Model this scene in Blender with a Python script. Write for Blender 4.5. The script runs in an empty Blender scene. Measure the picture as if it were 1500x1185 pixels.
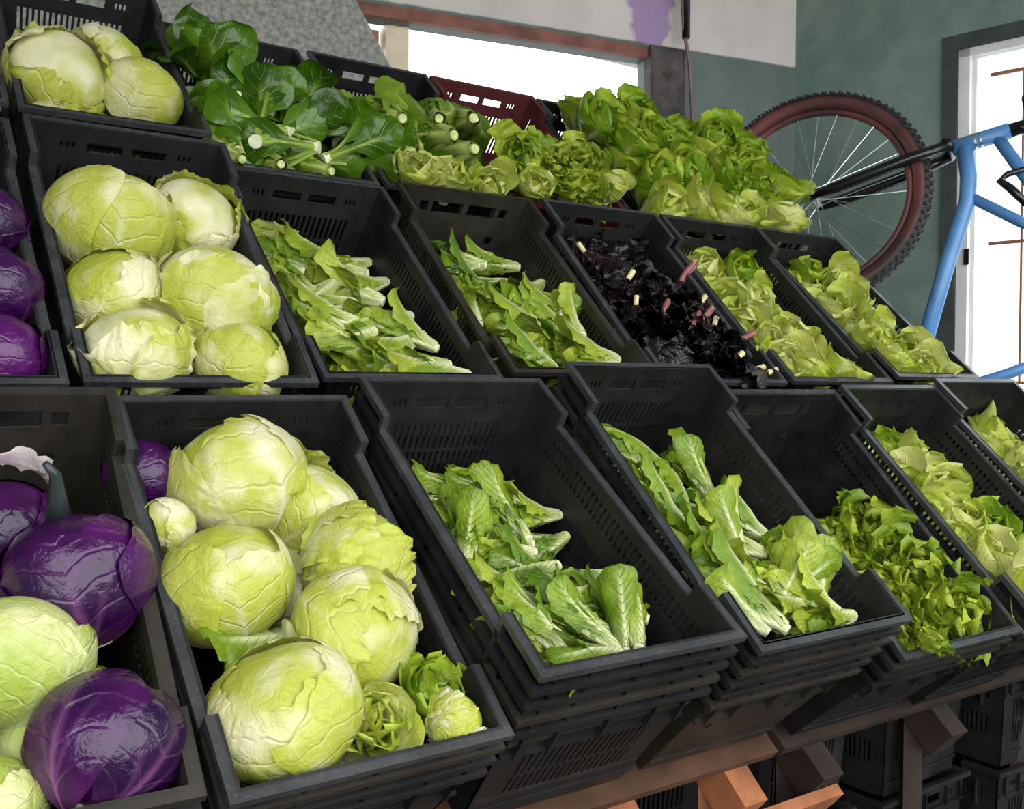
import bpy, math, random
import numpy as np
from mathutils import Matrix, Vector

# ------------------------------------------------------------------ camera, world, light, exposure
scene = bpy.context.scene
COL = scene.collection
CAMZ = 1.20                      # eye height; every z below is given relative to the eye, then lifted by CAMZ
YAW, PITCH, ROLL, FPX = math.radians(34.6907), math.radians(-1.276), math.radians(0.2656), 1474.6
_fw = Vector((math.sin(YAW), math.cos(YAW), 0)); _rt = Vector((math.cos(YAW), -math.sin(YAW), 0)); _up = Vector((0, 0, 1))
_F = _fw * math.cos(PITCH) + _up * math.sin(PITCH); _U = -_fw * math.sin(PITCH) + _up * math.cos(PITCH)
_R = _rt * math.cos(ROLL) + _U * math.sin(ROLL); _U2 = -_rt * math.sin(ROLL) + _U * math.cos(ROLL)
cam = bpy.data.objects.new('camera', bpy.data.cameras.new('camera'))
COL.objects.link(cam)
cam.matrix_world = Matrix(((_R.x, _U2.x, -_F.x, 0), (_R.y, _U2.y, -_F.y, 0), (_R.z, _U2.z, -_F.z, CAMZ), (0, 0, 0, 1)))
cam.data.sensor_fit = 'HORIZONTAL'; cam.data.sensor_width = 36.0
cam.data.lens = 36.0 * FPX / 1500.0
cam.data.clip_start = 0.02
scene.camera = cam

world = bpy.data.worlds.new('sky'); scene.world = world; world.use_nodes = True
bg = world.node_tree.nodes['Background']
bg.inputs[0].default_value = (0.97, 0.985, 1.0, 1); bg.inputs[1].default_value = 1.0
CEIL_UNSEEN_FRONT = -0.2                # unseen roof edge, placed to let in sky light from front-above; open beyond
CEIL_Z = 1.85
scene.view_settings.view_transform = 'Standard'; scene.view_settings.look = 'None'
scene.view_settings.gamma = 1.0; scene.view_settings.use_curve_mapping = False
scene.view_settings.exposure = 1.95

rnd = random.Random(7)

# ------------------------------------------------------------------ node helper
class NT:
    def __init__(s, name):
        s.m = bpy.data.materials.new(name); s.m.use_nodes = True
        s.t = s.m.node_tree; s.t.nodes.clear()
        s.out = s.t.nodes.new('ShaderNodeOutputMaterial')
    def n(s, kind, **kw):
        nd = s.t.nodes.new('ShaderNode' + kind)
        for k, v in kw.items():
            if isinstance(k, str) and hasattr(nd, k): setattr(nd, k, v)
        return nd
    def link(s, a, b): s.t.links.new(a, b)
    def val(s, inp, v):
        if hasattr(v, 'node'): s.link(v, inp)
        else: inp.default_value = v
    def math(s, op, a, b=0.0, clamp=False):
        nd = s.n('Math', operation=op, use_clamp=clamp)
        s.val(nd.inputs[0], a)
        s.val(nd.inputs[1], b)
        return nd.outputs[0]
    def mix(s, f, a, b):
        nd = s.n('Mix', data_type='RGBA')
        s.val(nd.inputs[0], f); s.val(nd.inputs[6], c4(a)); s.val(nd.inputs[7], c4(b))
        return nd.outputs[2]
    def noise(s, scale, detail=3.0, rough=0.55, coord='Object', dist=0.0, vec=None):
        nd = s.n('TexNoise'); nd.inputs['Scale'].default_value = scale; nd.inputs['Detail'].default_value = detail
        nd.inputs['Roughness'].default_value = rough; nd.inputs['Distortion'].default_value = dist
        if vec is None:
            tc = s.n('TexCoord'); vec = tc.outputs[coord]
        s.link(vec, nd.inputs['Vector']); return nd.outputs[0]
    def ramp(s, f, lo, hi):
        nd = s.n('MapRange', clamp=True); s.val(nd.inputs[0], f)
        nd.inputs[1].default_value = lo; nd.inputs[2].default_value = hi
        return nd.outputs[0]
    def bump(s, h, strength, dist=0.002):
        nd = s.n('Bump'); nd.inputs['Strength'].default_value = strength; nd.inputs['Distance'].default_value = dist
        s.link(h, nd.inputs['Height']); return nd.outputs[0]
    def pbsdf(s, col, rough, normal=None, metal=0.0, spec=0.5):
        p = s.n('BsdfPrincipled'); s.val(p.inputs['Base Color'], c4(col)); s.val(p.inputs['Roughness'], rough)
        p.inputs['Metallic'].default_value = metal; p.inputs['Specular IOR Level'].default_value = spec
        if normal is not None: s.link(normal, p.inputs['Normal'])
        return p
    def done(s, sh): s.link(sh, s.out.inputs[0]); return s.m
def c4(c):
    if hasattr(c, 'node'): return c
    return (c[0], c[1], c[2], 1.0)

def mat_simple(name, col, rough=0.5, metal=0.0, var=0.25, scale=20.0, bump=0.2, col2=None, spec=0.5):
    t = NT(name); f = t.noise(scale, 5)
    c = t.mix(t.ramp(f, 0.35, 0.68), [x * (1 - var) for x in col], col2 or [min(1, x * (1 + var)) for x in col])
    return t.done(t.pbsdf(c, rough, t.bump(f, bump), metal, spec).outputs[0])

def mat_plastic(name, col, dust, amount=0.6, r0=0.34, spec=0.32):
    t = NT(name)
    f = t.noise(14, 6, 0.65); g = t.noise(210, 4, 0.7)
    info = t.n('ObjectInfo')
    w = t.math('MULTIPLY', t.ramp(f, 0.42, 0.75), amount)
    c = t.mix(w, col, dust)
    c = t.mix(t.math('MULTIPLY', t.ramp(g, 0.54, 0.72), 0.75), c, dust)
    c = t.mix(t.math('MULTIPLY', info.outputs['Random'], 0.25), c, dust)
    rough = t.math('ADD', r0, t.math('MULTIPLY', f, 0.28))
    return t.done(t.pbsdf(c, rough, t.bump(g, 0.12, 0.0008), 0, spec).outputs[0])

def mat_leaf(name, dark, light, pale, rough=0.4, transl=0.28, veins=9.0, vein_amt=0.35, wrinkle=38.0, wr_str=0.6, edge=None, rib_col=None, bump_d=0.004, pale_noise=0.0):
    t = NT(name)
    at = t.n('Attribute', attribute_name='leaf_st'); sep = t.n('SeparateXYZ'); t.link(at.outputs['Vector'], sep.inputs[0])
    s_, t_, rib = sep.outputs[0], sep.outputs[1], sep.outputs[2]
    info = t.n('ObjectInfo'); rv = info.outputs['Random']
    n1 = t.noise(wrinkle * 0.35, 4, 0.6); n2 = t.noise(wrinkle, 4, 0.6, dist=0.6)
    tabs = t.math('ABSOLUTE', t_)
    ph = t.math('ADD', t.math('SUBTRACT', s_, t.math('MULTIPLY', tabs, 0.32)), t.math('MULTIPLY', n1, 0.10))
    wave = t.math('ABSOLUTE', t.math('SINE', t.math('MULTIPLY', ph, veins * math.pi)))
    vein = t.math('SUBTRACT', 1.0, t.ramp(wave, 0.0, 0.28))
    vein = t.math('MULTIPLY', vein, t.ramp(tabs, 1.05, 0.2))
    g = t.math('ADD', t.math('MULTIPLY', n1, 0.9), t.math('MULTIPLY', t.math('SUBTRACT', rv, 0.5), 0.45))
    c = t.mix(t.ramp(g, 0.25, 0.70), dark, light)
    if edge is not None:
        c = t.mix(t.math('MULTIPLY', t.ramp(t.math('ADD', tabs, t.math('MULTIPLY', n2, 0.3)), 0.75, 1.15), 0.75), c, edge)
    c = t.mix(t.math('MULTIPLY', vein, vein_amt), c, pale)
    if pale_noise:
        c = t.mix(t.math('MULTIPLY', t.ramp(t.math('ADD', t.noise(wrinkle * 0.22, 2), t.math('MULTIPLY', t.math('SUBTRACT', rv, 0.5), 0.22)), 0.44, 0.64), pale_noise), c, pale)
    c = t.mix(rib, c, rib_col or pale)
    h = t.math('ADD', t.math('MULTIPLY', n2, 1.0), t.math('MULTIPLY', vein, 0.45))
    nrm = t.bump(h, wr_str, bump_d)
    p = t.pbsdf(c, rough, nrm, 0, 0.5)
    if transl <= 0: return t.done(p.outputs[0])
    tr = t.n('BsdfTranslucent'); t.link(c, tr.inputs[0]); t.link(nrm, tr.inputs['Normal'])
    mx = t.n('MixShader'); mx.inputs[0].default_value = transl
    t.link(p.outputs[0], mx.inputs[1]); t.link(tr.outputs[0], mx.inputs[2])
    return t.done(mx.outputs[0])

M = {}
M['crate'] = mat_plastic('black_crate_plastic', (0.0055, 0.0062, 0.0075), (0.034, 0.032, 0.030))
M['rim'] = mat_plastic('highlight_pale_crate_rim', (0.018, 0.020, 0.023), (0.075, 0.076, 0.078), 0.6, 0.10, 0.7)  # paler colour stands in for sky and window highlights on the rims
M['crate_brown'] = mat_plastic('faded_brown_crate_plastic', (0.016, 0.014, 0.011), (0.046, 0.040, 0.031), 0.8)
M['crate_flare_red'] = mat_plastic('flare_reddened_crate_plastic', (0.075, 0.012, 0.014), (0.13, 0.04, 0.04))  # black crate with the red lens flare near the window put into its colour
M['iceberg'] = mat_leaf('iceberg_leaf', (0.50, 0.54, 0.075), (0.66, 0.66, 0.19), (0.86, 0.83, 0.56), 0.42, 0.20, 5, 0.18, 4.0, 0.42, edge=(0.46, 0.53, 0.05), rib_col=(0.88, 0.86, 0.68), bump_d=0.012, pale_noise=0.88)
M['cabbage_green'] = mat_leaf('green_cabbage_leaf', (0.36, 0.46, 0.07), (0.58, 0.61, 0.18), (0.82, 0.82, 0.54), 0.40, 0.10, 6, 0.40, 4.5, 0.45, rib_col=(0.84, 0.85, 0.66), bump_d=0.010, pale_noise=0.4)
M['cabbage_red'] = mat_leaf('purple_cabbage_leaf', (0.018, 0.002, 0.032), (0.080, 0.006, 0.100), (0.22, 0.07, 0.26), 0.20, 0.0, 5, 0.16, 3.5, 0.35, rib_col=(0.30, 0.10, 0.28), bump_d=0.010)
M['romaine'] = mat_leaf('romaine_leaf', (0.15, 0.27, 0.010), (0.45, 0.53, 0.050), (0.74, 0.76, 0.26), 0.33, 0.25, 9, 0.40, 45, 0.8, rib_col=(0.78, 0.82, 0.44))
M['romaine_dark'] = mat_leaf('dark_and_shaded_romaine_leaf', (0.08, 0.18, 0.006), (0.30, 0.42, 0.025), (0.60, 0.66, 0.17), 0.33, 0.25, 9, 0.40, 45, 0.9, rib_col=(0.70, 0.76, 0.34))
M['lettuce'] = mat_leaf('pale_lettuce_leaf', (0.46, 0.53, 0.050), (0.68, 0.69, 0.17), (0.85, 0.83, 0.44), 0.38, 0.28, 7, 0.36, 34, 0.8, edge=(0.42, 0.56, 0.05), rib_col=(0.84, 0.86, 0.55), pale_noise=0.45)
M['lettuce_green'] = mat_leaf('bright_lettuce_leaf', (0.22, 0.38, 0.012), (0.52, 0.61, 0.05), (0.72, 0.78, 0.30), 0.36, 0.32, 7, 0.35, 34, 0.8, rib_col=(0.80, 0.84, 0.45))
M['curly'] = mat_leaf('curly_lettuce_leaf', (0.16, 0.27, 0.008), (0.50, 0.58, 0.045), (0.66, 0.76, 0.28), 0.38, 0.30, 8, 0.2, 60, 0.8, rib_col=(0.74, 0.80, 0.42))
M['spinach'] = mat_leaf('dark_spinach_leaf', (0.026, 0.080, 0.003), (0.100, 0.215, 0.010), (0.36, 0.50, 0.09), 0.20, 0.20, 7, 0.30, 30, 0.55, rib_col=(0.34, 0.48, 0.08))
M['stalk'] = mat_leaf('pale_stalked_leaf', (0.06, 0.15, 0.006), (0.24, 0.36, 0.020), (0.52, 0.60, 0.13), 0.28, 0.20, 7, 0.28, 30, 0.5, rib_col=(0.56, 0.64, 0.18))
M['darkleaf'] = mat_leaf('blackish_red_leaf', (0.003, 0.002, 0.003), (0.010, 0.004, 0.006), (0.06, 0.015, 0.02), 0.26, 0.03, 8, 0.12, 60, 0.9, rib_col=(0.03, 0.008, 0.010))
M['butt'] = mat_simple('cut_stem_flesh', (0.74, 0.78, 0.50), 0.5, var=0.12, scale=90)
M['butt_green'] = mat_simple('green_cut_stem', (0.52, 0.60, 0.22), 0.5, var=0.2, scale=90)
M['pinkstem'] = mat_simple('pink_stem_skin', (0.28, 0.10, 0.10), 0.4, var=0.3, scale=60)
M['tanstem'] = mat_simple('tan_cut_stem', (0.62, 0.56, 0.28), 0.5, var=0.2, scale=60)
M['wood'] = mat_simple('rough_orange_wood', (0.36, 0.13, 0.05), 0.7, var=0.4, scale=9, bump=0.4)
M['wood_dark'] = mat_simple('shade_darkened_wood', (0.030, 0.017, 0.011), 0.75, var=0.4, scale=9, bump=0.4)  # darker copy of the lit orange wood, shade put into the colour
M['floor'] = mat_simple('worn_concrete_floor', (0.055, 0.050, 0.045), 0.7, var=0.3, scale=6)
M['ceiling'] = mat_simple('grey_ceiling', (0.42, 0.41, 0.39), 0.8, var=0.1, scale=4)
M['concrete'] = mat_simple('speckled_concrete', (0.30, 0.30, 0.27), 0.85, var=0.38, scale=55, bump=0.6)
M['lintel'] = mat_simple('flare_reddened_lintel', (0.22, 0.085, 0.065), 0.7, var=0.3, scale=12)  # reddish window flare is put into the lintel colour
M['post'] = mat_simple('stained_dark_post', (0.07, 0.062, 0.058), 0.8, var=0.55, scale=14, bump=0.5)
M['pipe'] = mat_simple('dull_pink_pipe', (0.22, 0.14, 0.13), 0.5, var=0.2, scale=20)
M['black'] = mat_simple('black_gloss', (0.010, 0.010, 0.012), 0.18, var=0.2, scale=30, bump=0.0)
M['rubber'] = mat_simple('black_tyre_rubber', (0.022, 0.021, 0.021), 0.65, var=0.3, scale=60)
M['rubber_flare_red'] = mat_simple('flare_reddened_tyre_sidewall', (0.035, 0.018, 0.018), 0.55, var=0.1, scale=5, col2=(0.17, 0.045, 0.045))  # dark tyre and rim, red window flare put into their colour
M['steel'] = mat_simple('spoke_steel', (0.62, 0.63, 0.65), 0.3, 0.9, var=0.1)
M['blue'] = mat_simple('sky_blue_frame_paint', (0.10, 0.27, 0.56), 0.3, var=0.12, scale=12, bump=0.0)
M['white'] = mat_simple('white_door_paint', (0.78, 0.78, 0.76), 0.45, var=0.06, scale=8)
M['cream'] = mat_simple('cream_jamb_paint', (0.74, 0.62, 0.46), 0.6, var=0.1, scale=10)
M['brown'] = mat_simple('brown_shutter', (0.30, 0.13, 0.06), 0.6, var=0.2, scale=20)

def mat_wall(name, green, green2, upper=None, zc=0.0, purple=None):
    t = NT(name)
    tc = t.n('TexCoord'); sp = t.n('SeparateXYZ'); t.link(tc.outputs['Object'], sp.inputs[0])
    n = t.noise(5.5, 6, 0.62); n2 = t.noise(70, 4)
    c = t.mix(t.ramp(n, 0.35, 0.68), green, green2)
    if upper:
        up = t.mix(t.ramp(t.noise(4, 5), 0.35, 0.7), upper, [x * 0.84 for x in upper])
        if purple:
            x0, z0 = purple
            dx = t.math('MULTIPLY', t.math('SUBTRACT', sp.outputs[0], x0), 1 / 0.115)
            dz = t.math('MULTIPLY', t.math('SUBTRACT', sp.outputs[2], z0), 1 / 0.24)
            d = t.math('ADD', t.math('ABSOLUTE', dx), t.math('MULTIPLY', t.math('ABSOLUTE', dz), 0.55))
            d = t.math('ADD', d, t.math('MULTIPLY', t.noise(9, 4), 1.1))
            up = t.mix(t.math('MULTIPLY', t.ramp(d, 1.55, 1.42), 0.85), up, (0.34, 0.20, 0.44))
        z = t.math('ADD', sp.outputs[2], t.math('MULTIPLY', t.math('SUBTRACT', t.noise(25, 3), 0.5), 0.012))
        c = t.mix(t.ramp(z, zc - 0.004, zc + 0.004), c, up)
    c = t.mix(t.math('MULTIPLY', t.ramp(n2, 0.66, 0.74), 0.35), c, (0.30, 0.32, 0.30))
    return t.done(t.pbsdf(c, 0.62, t.bump(t.math('ADD', n, t.math('MULTIPLY', n2, 0.3)), 0.35, 0.004), 0, 0.4).outputs[0])
M['wall_back'] = mat_wall('whitewashed_over_green_plaster', (0.105, 0.145, 0.128), (0.150, 0.190, 0.170), (0.72, 0.66, 0.63), 1.34, (0.72, 1.52))
M['wall_green'] = mat_wall('mottled_teal_plaster', (0.150, 0.235, 0.200), (0.245, 0.320, 0.280))
M['reveal'] = mat_simple('dark_green_grey_surround', (0.050, 0.062, 0.056), 0.7, var=0.25, scale=14)
def mat_glass():
    t = NT('frosted_pane'); tr = t.n('BsdfTranslucent'); tr.inputs[0].default_value = (0.93, 0.95, 0.95, 1)
    g = t.n('BsdfGlossy'); g.inputs['Roughness'].default_value = 0.3
    mx = t.n('MixShader'); mx.inputs[0].default_value = 0.04
    t.link(tr.outputs[0], mx.inputs[1]); t.link(g.outputs[0], mx.inputs[2]); return t.done(mx.outputs[0])
M['pane'] = mat_glass()

# ------------------------------------------------------------------ mesh helpers
def mesh_from(name, verts, faces, mat, smooth=False, st=None):
    me = bpy.data.meshes.new(name)
    me.from_pydata([tuple(map(float, v)) for v in verts], [], faces)
    if mat is not None: me.materials.append(M[mat] if isinstance(mat, str) else mat)
    if smooth: me.polygons.foreach_set('use_smooth', [True] * len(me.polygons))
    if st is not None:
        a = me.attributes.new('leaf_st', 'FLOAT_VECTOR', 'POINT')
        a.data.foreach_set('vector', np.asarray(st, dtype=np.float32).ravel())
    me.update(); return me
def link(name, me, parent=None, mat=None):
    o = bpy.data.objects.new(name, me); COL.objects.link(o)
    if parent is not None: o.parent = parent
    if mat is not None: o.matrix_world = mat
    return o
def tag(o, label=None, cat=None, group=None, kind=None):
    if label: o['label'] = label
    if cat: o['category'] = cat
    if group: o['group'] = group
    if kind: o['kind'] = kind
    return o
def thing(name, label, cat, matrix, group=None):
    o = bpy.data.objects.new(name, None); COL.objects.link(o); o.empty_display_size = 0.05
    o.matrix_world = matrix; return tag(o, label, cat, group)

class MB:
    def __init__(s): s.v = []; s.f = []
    def box(s, x0, x1, y0, y1, z0, z1):
        b = len(s.v)
        s.v += [(x0, y0, z0), (x1, y0, z0), (x1, y1, z0), (x0, y1, z0), (x0, y0, z1), (x1, y0, z1), (x1, y1, z1), (x0, y1, z1)]
        s.f += [tuple(b + i for i in q) for q in ((0, 3, 2, 1), (4, 5, 6, 7), (0, 1, 5, 4), (1, 2, 6, 5), (2, 3, 7, 6), (3, 0, 4, 7))]
        return s
    def poly(s, pts, y0, y1):                     # polygon in x,z extruded along y
        b = len(s.v); n = len(pts)
        s.v += [(p[0], y0, p[1]) for p in pts] + [(p[0], y1, p[1]) for p in pts]
        s.f += [tuple(b + i for i in range(n)), tuple(b + n + i for i in reversed(range(n)))]
        s.f += [(b + i, b + n + i, b + n + (i + 1) % n, b + (i + 1) % n) for i in range(n)]
        return s
    def tube(s, pts, rad, seg=10, caps=True):
        pts = [Vector(p) for p in pts]; rs = rad if isinstance(rad, (list, tuple)) else [rad] * len(pts)
        base = len(s.v); ref = None
        for i, p in enumerate(pts):
            d = (pts[min(i + 1, len(pts) - 1)] - pts[max(i - 1, 0)]).normalized()
            if ref is None: ref = Vector((0, 0, 1)) if abs(d.z) < 0.9 else Vector((1, 0, 0))
            a = (ref - d * ref.dot(d)).normalized(); b = d.cross(a); ref = a
            for k in range(seg):
                an = 2 * math.pi * k / seg; s.v.append(tuple(p + (a * math.cos(an) + b * math.sin(an)) * rs[i]))
        for i in range(len(pts) - 1):
            for k in range(seg):
                k2 = (k + 1) % seg
                s.f.append((base + i * seg + k, base + i * seg + k2, base + (i + 1) * seg + k2, base + (i + 1) * seg + k))
        if caps:
            s.f.append(tuple(base + k for k in reversed(range(seg)))); s.f.append(tuple(base + (len(pts) - 1) * seg + k for k in range(seg)))
        return s
    def mesh(s, name, mat, smooth=False): return mesh_from(name, s.v, s.f, mat, smooth)
    def obj(s, name, mat, parent=None, matrix=None, smooth=False):
        return link(name, s.mesh(name, mat, smooth), parent, matrix)
def sm(o):
    o.data.shade_auto_smooth(angle=math.radians(40)) if hasattr(o.data, 'shade_auto_smooth') else None
    return o
def frame(origin, X, Y, Z):
    return Matrix(((X[0], Y[0], Z[0], origin[0]), (X[1], Y[1], Z[1], origin[1]), (X[2], Y[2], Z[2], origin[2]), (0, 0, 0, 1)))

# ------------------------------------------------------------------ the setting
COR = Vector((3.43, 2.855, CAMZ))
DB = Vector((-0.9818, 0.1905, 0)).normalized(); DR = Vector((0.2027, -0.979, 0)).normalized()
MBK = frame(COR, DB, _up.cross(DB), _up)          # back wall: x runs from the corner to the left, y into the room
MRT = frame(COR, DR, _up.cross(DR), _up)          # right wall: x runs from the corner toward the viewer, y away from the room
FZ = -CAMZ
wb = MB()
W0, W1, WZ0, WZ1 = 0.739, 2.06, 0.62, 1.273       # window opening
wb.box(-0.12, W0, -0.06, 0, FZ, CEIL_Z).box(W1, 6.5, -0.06, 0, FZ, CEIL_Z).box(W0, W1, -0.06, 0, FZ, WZ0).box(W0, W1, -0.06, 0, WZ1, CEIL_Z)
tag(wb.obj('wall_back', 'wall_back', None, MBK), kind='structure')
tag(MB().box(W0 - 0.02, 2.3, 0, 0.03, 1.273, 1.316).obj('trim_1', 'lintel', None, MBK), kind='structure')
tag(MB().box(0.585, 0.742, 0, 0.05, FZ, 1.318).obj('trim_2', 'post', None, MBK), kind='structure')
slab = MB().poly([(1.59, 0.70), (5.8, 0.70), (5.8, CEIL_Z), (2.27, CEIL_Z)], 0.04, 0.11)
tag(slab.obj('wall_slab', 'concrete', None, MBK), kind='structure')
win = thing('window_1', None, None, MBK); win['kind'] = 'structure'
MB().box(1.70, 1.785, -0.13, -0.04, WZ0, WZ1).obj('jamb', 'cream', win)
MB().box(1.80, 1.93, -0.12, -0.08, 1.19, 1.262).obj('shutter', 'brown', win)
MB().box(W0, W1, -0.14, 0.02, WZ0 - 0.03, WZ0).obj('sill', 'cream', win)
tag(MB().tube([(0.590, 0.062, CEIL_Z), (0.590, 0.062, 1.36)], 0.016).obj('drain_pipe', 'black', None, MBK, True), 'short dark pipe dropping down the wall above the window post', 'pipe')
tag(MB().tube([(0.625, 0.055, CEIL_Z), (0.605, 0.058, 1.5), (0.60, 0.062, 1.40), (0.575, 0.068, 1.25), (0.560, 0.066, 1.05), (0.562, 0.066, 0.4)], 0.0075).obj('wall_cable', 'pipe', None, MBK, True), 'thin dull pink cable running down beside the dark window post', 'cable')

wr = MB(); D0, D1, DZ = 0.675, 1.62, 1.262
wr.box(-0.15, D0, 0, 0.15, FZ, CEIL_Z).box(D1, 6.0, 0, 0.15, FZ, CEIL_Z).box(D0, D1, 0, 0.15, DZ, CEIL_Z)
tag(wr.obj('wall_right', 'wall_green', None, MRT), kind='structure')
rv = MB().box(0.618, D0, -0.012, 0.0, FZ, 1.318).box(D0, D1 + 0.05, -0.012, 0.0, DZ, 1.318)
tag(rv.obj('trim_3', 'reveal', None, MRT), kind='structure')
door = thing('door_1', None, None, MRT); door['kind'] = 'structure'
fr = MB().box(D0, D0 + 0.040, 0.0, 0.07, FZ, DZ).box(D1 - 0.04, D1, 0.0, 0.07, FZ, DZ).box(D0, D1, 0.0, 0.07, DZ - 0.030, DZ)
fr.obj('frame', 'white', door)
MB().box(D0 + 0.04, D0 + 0.055, 0.03, 0.06, FZ, DZ - 0.03).box(D0 + 0.04, D1 - 0.04, 0.03, 0.06, -0.35, -0.28).box(D0 + 0.04, D1 - 0.04, 0.03, 0.06, FZ, FZ + 0.2).obj('leaf_stile', 'white', door)
MB().box(D0 + 0.055, D1 - 0.04, 0.040, 0.046, -0.28, DZ - 0.03).obj('pane', 'pane', door)
MB().box(D0 + 0.055, D1 - 0.04, 0.040, 0.046, FZ + 0.2, -0.35).obj('pane', 'pane', door)
for z in (1.148, 0.52, 0.0):
    MB().box(D0 + 0.105, D1 - 0.1, 0.028, 0.038, z, z + 0.012).obj('grille_bar', 'brown', door)
for x in (0.892, 1.10, 1.31):
    MB().box(x, x + 0.007, 0.030, 0.036, 0.0, 1.15).obj('grille_bar', 'brown', door)
MB().box(D0 + 0.030, D0 + 0.048, -0.008, 0.0, 0.45, 0.51).obj('hinge', 'black', door)

tag(MB().box(-6, 8, -7, 8, FZ - 0.1, FZ).obj('floor', 'floor', None, Matrix.Translation((0, 0, CAMZ))), kind='structure')
tag(MB().box(-3.3, 4.8, CEIL_UNSEEN_FRONT, 4.5, CEIL_Z, CEIL_Z + 0.12).obj('ceiling', 'ceiling', None, Matrix.Translation((0, 0, CAMZ))), kind='structure')  # front edge is unseen, placed to let in sky light
tag(MB().box(-3.2, -3.05, -1.5, 4.3, FZ, CEIL_Z).obj('wall_left', 'wall_green', None, Matrix.Translation((0, 0, CAMZ))), kind='structure')

# ------------------------------------------------------------------ crates
CW, CL, CH = 0.36, 0.622, 0.25
def panel(cols, rows, solid, mapf):
    """grid panel with real openings; mapf(a, b, layer) gives a point"""
    V = {}; vs = []; fs = []
    def vid(i, j, l):
        if (i, j, l) not in V: V[(i, j, l)] = len(vs); vs.append(mapf(cols[i], rows[j], l))
        return V[(i, j, l)]
    nc, nr = len(cols) - 1, len(rows) - 1
    S = [[solid((cols[i] + cols[i + 1]) / 2, (rows[j] + rows[j + 1]) / 2) for j in range(nr)] for i in range(nc)]
    g = lambda i, j: 0 <= i < nc and 0 <= j < nr and S[i][j]
    for i in range(nc):
        for j in range(nr):
            if not S[i][j]: continue
            fs.append((vid(i, j, 0), vid(i + 1, j, 0), vid(i + 1, j + 1, 0), vid(i, j + 1, 0)))
            fs.append((vid(i, j + 1, 1), vid(i + 1, j + 1, 1), vid(i + 1, j, 1), vid(i, j, 1)))
            if not g(i - 1, j): fs.append((vid(i, j, 1), vid(i, j, 0), vid(i, j + 1, 0), vid(i, j + 1, 1)))
            if not g(i + 1, j): fs.append((vid(i + 1, j, 0), vid(i + 1, j, 1), vid(i + 1, j + 1, 1), vid(i + 1, j + 1, 0)))
            if not g(i, j - 1): fs.append((vid(i, j, 0), vid(i, j, 1), vid(i + 1, j, 1), vid(i + 1, j, 0)))
            if not g(i, j + 1): fs.append((vid(i, j + 1, 1), vid(i, j + 1, 0), vid(i + 1, j + 1, 0), vid(i + 1, j + 1, 1)))
    return vs, fs
def slots(x0, x1, pitch, w):
    n = int((x1 - x0 + pitch - w) / pitch); off = ((x1 - x0) - (n * pitch - (pitch - w))) / 2
    return [(x0 + off + k * pitch, x0 + off + k * pitch + w) for k in range(n)]
WT, WBm, LT, LBm, TH = 0.338, 0.300, 0.600, 0.556, 0.0045
def lerp(a, b, t): return a + (b - a) * t
def end_wall(sign, holes):
    cols = sorted({-1.0, 1.0, *[e for h in holes for e in h[:2]]}); rows = sorted({0.0, CH, *[e for h in holes for e in h[2:]]})
    solid = lambda a, b: not any(h[0] < a < h[1] and h[2] < b < h[3] for h in holes)
    def mp(a, b, l):
        t = b / CH; return (a * lerp(WBm, WT, t) / 2, sign * (lerp(LBm, LT, t) / 2 - (TH if l else 0)), b)
    v, f = panel(cols, rows, solid, mp)
    return v, ([tuple(reversed(q)) for q in f] if sign > 0 else f)
LOWER = 0.028; CORN = 0.205 / (LT / 2)
def side_wall(sign, holes):
    hm = CH - LOWER
    cols = sorted({-1.0, 1.0, -CORN, CORN, *[e for h in holes for e in h[:2]]}); rows = sorted({0.0, hm, CH, *[e for h in holes for e in h[2:]]})
    solid = lambda a, b: not (any(h[0] < a < h[1] and h[2] < b < h[3] for h in holes) or (b > hm and abs(a) < CORN))
    def mp(a, b, l):
        t = b / CH; return (sign * (lerp(WBm, WT, t) / 2 - (TH if l else 0)), a * lerp(LBm, LT, t) / 2, b)
    v, f = panel(cols, rows, solid, mp)
    return v, (f if sign > 0 else [tuple(reversed(q)) for q in f])
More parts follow.
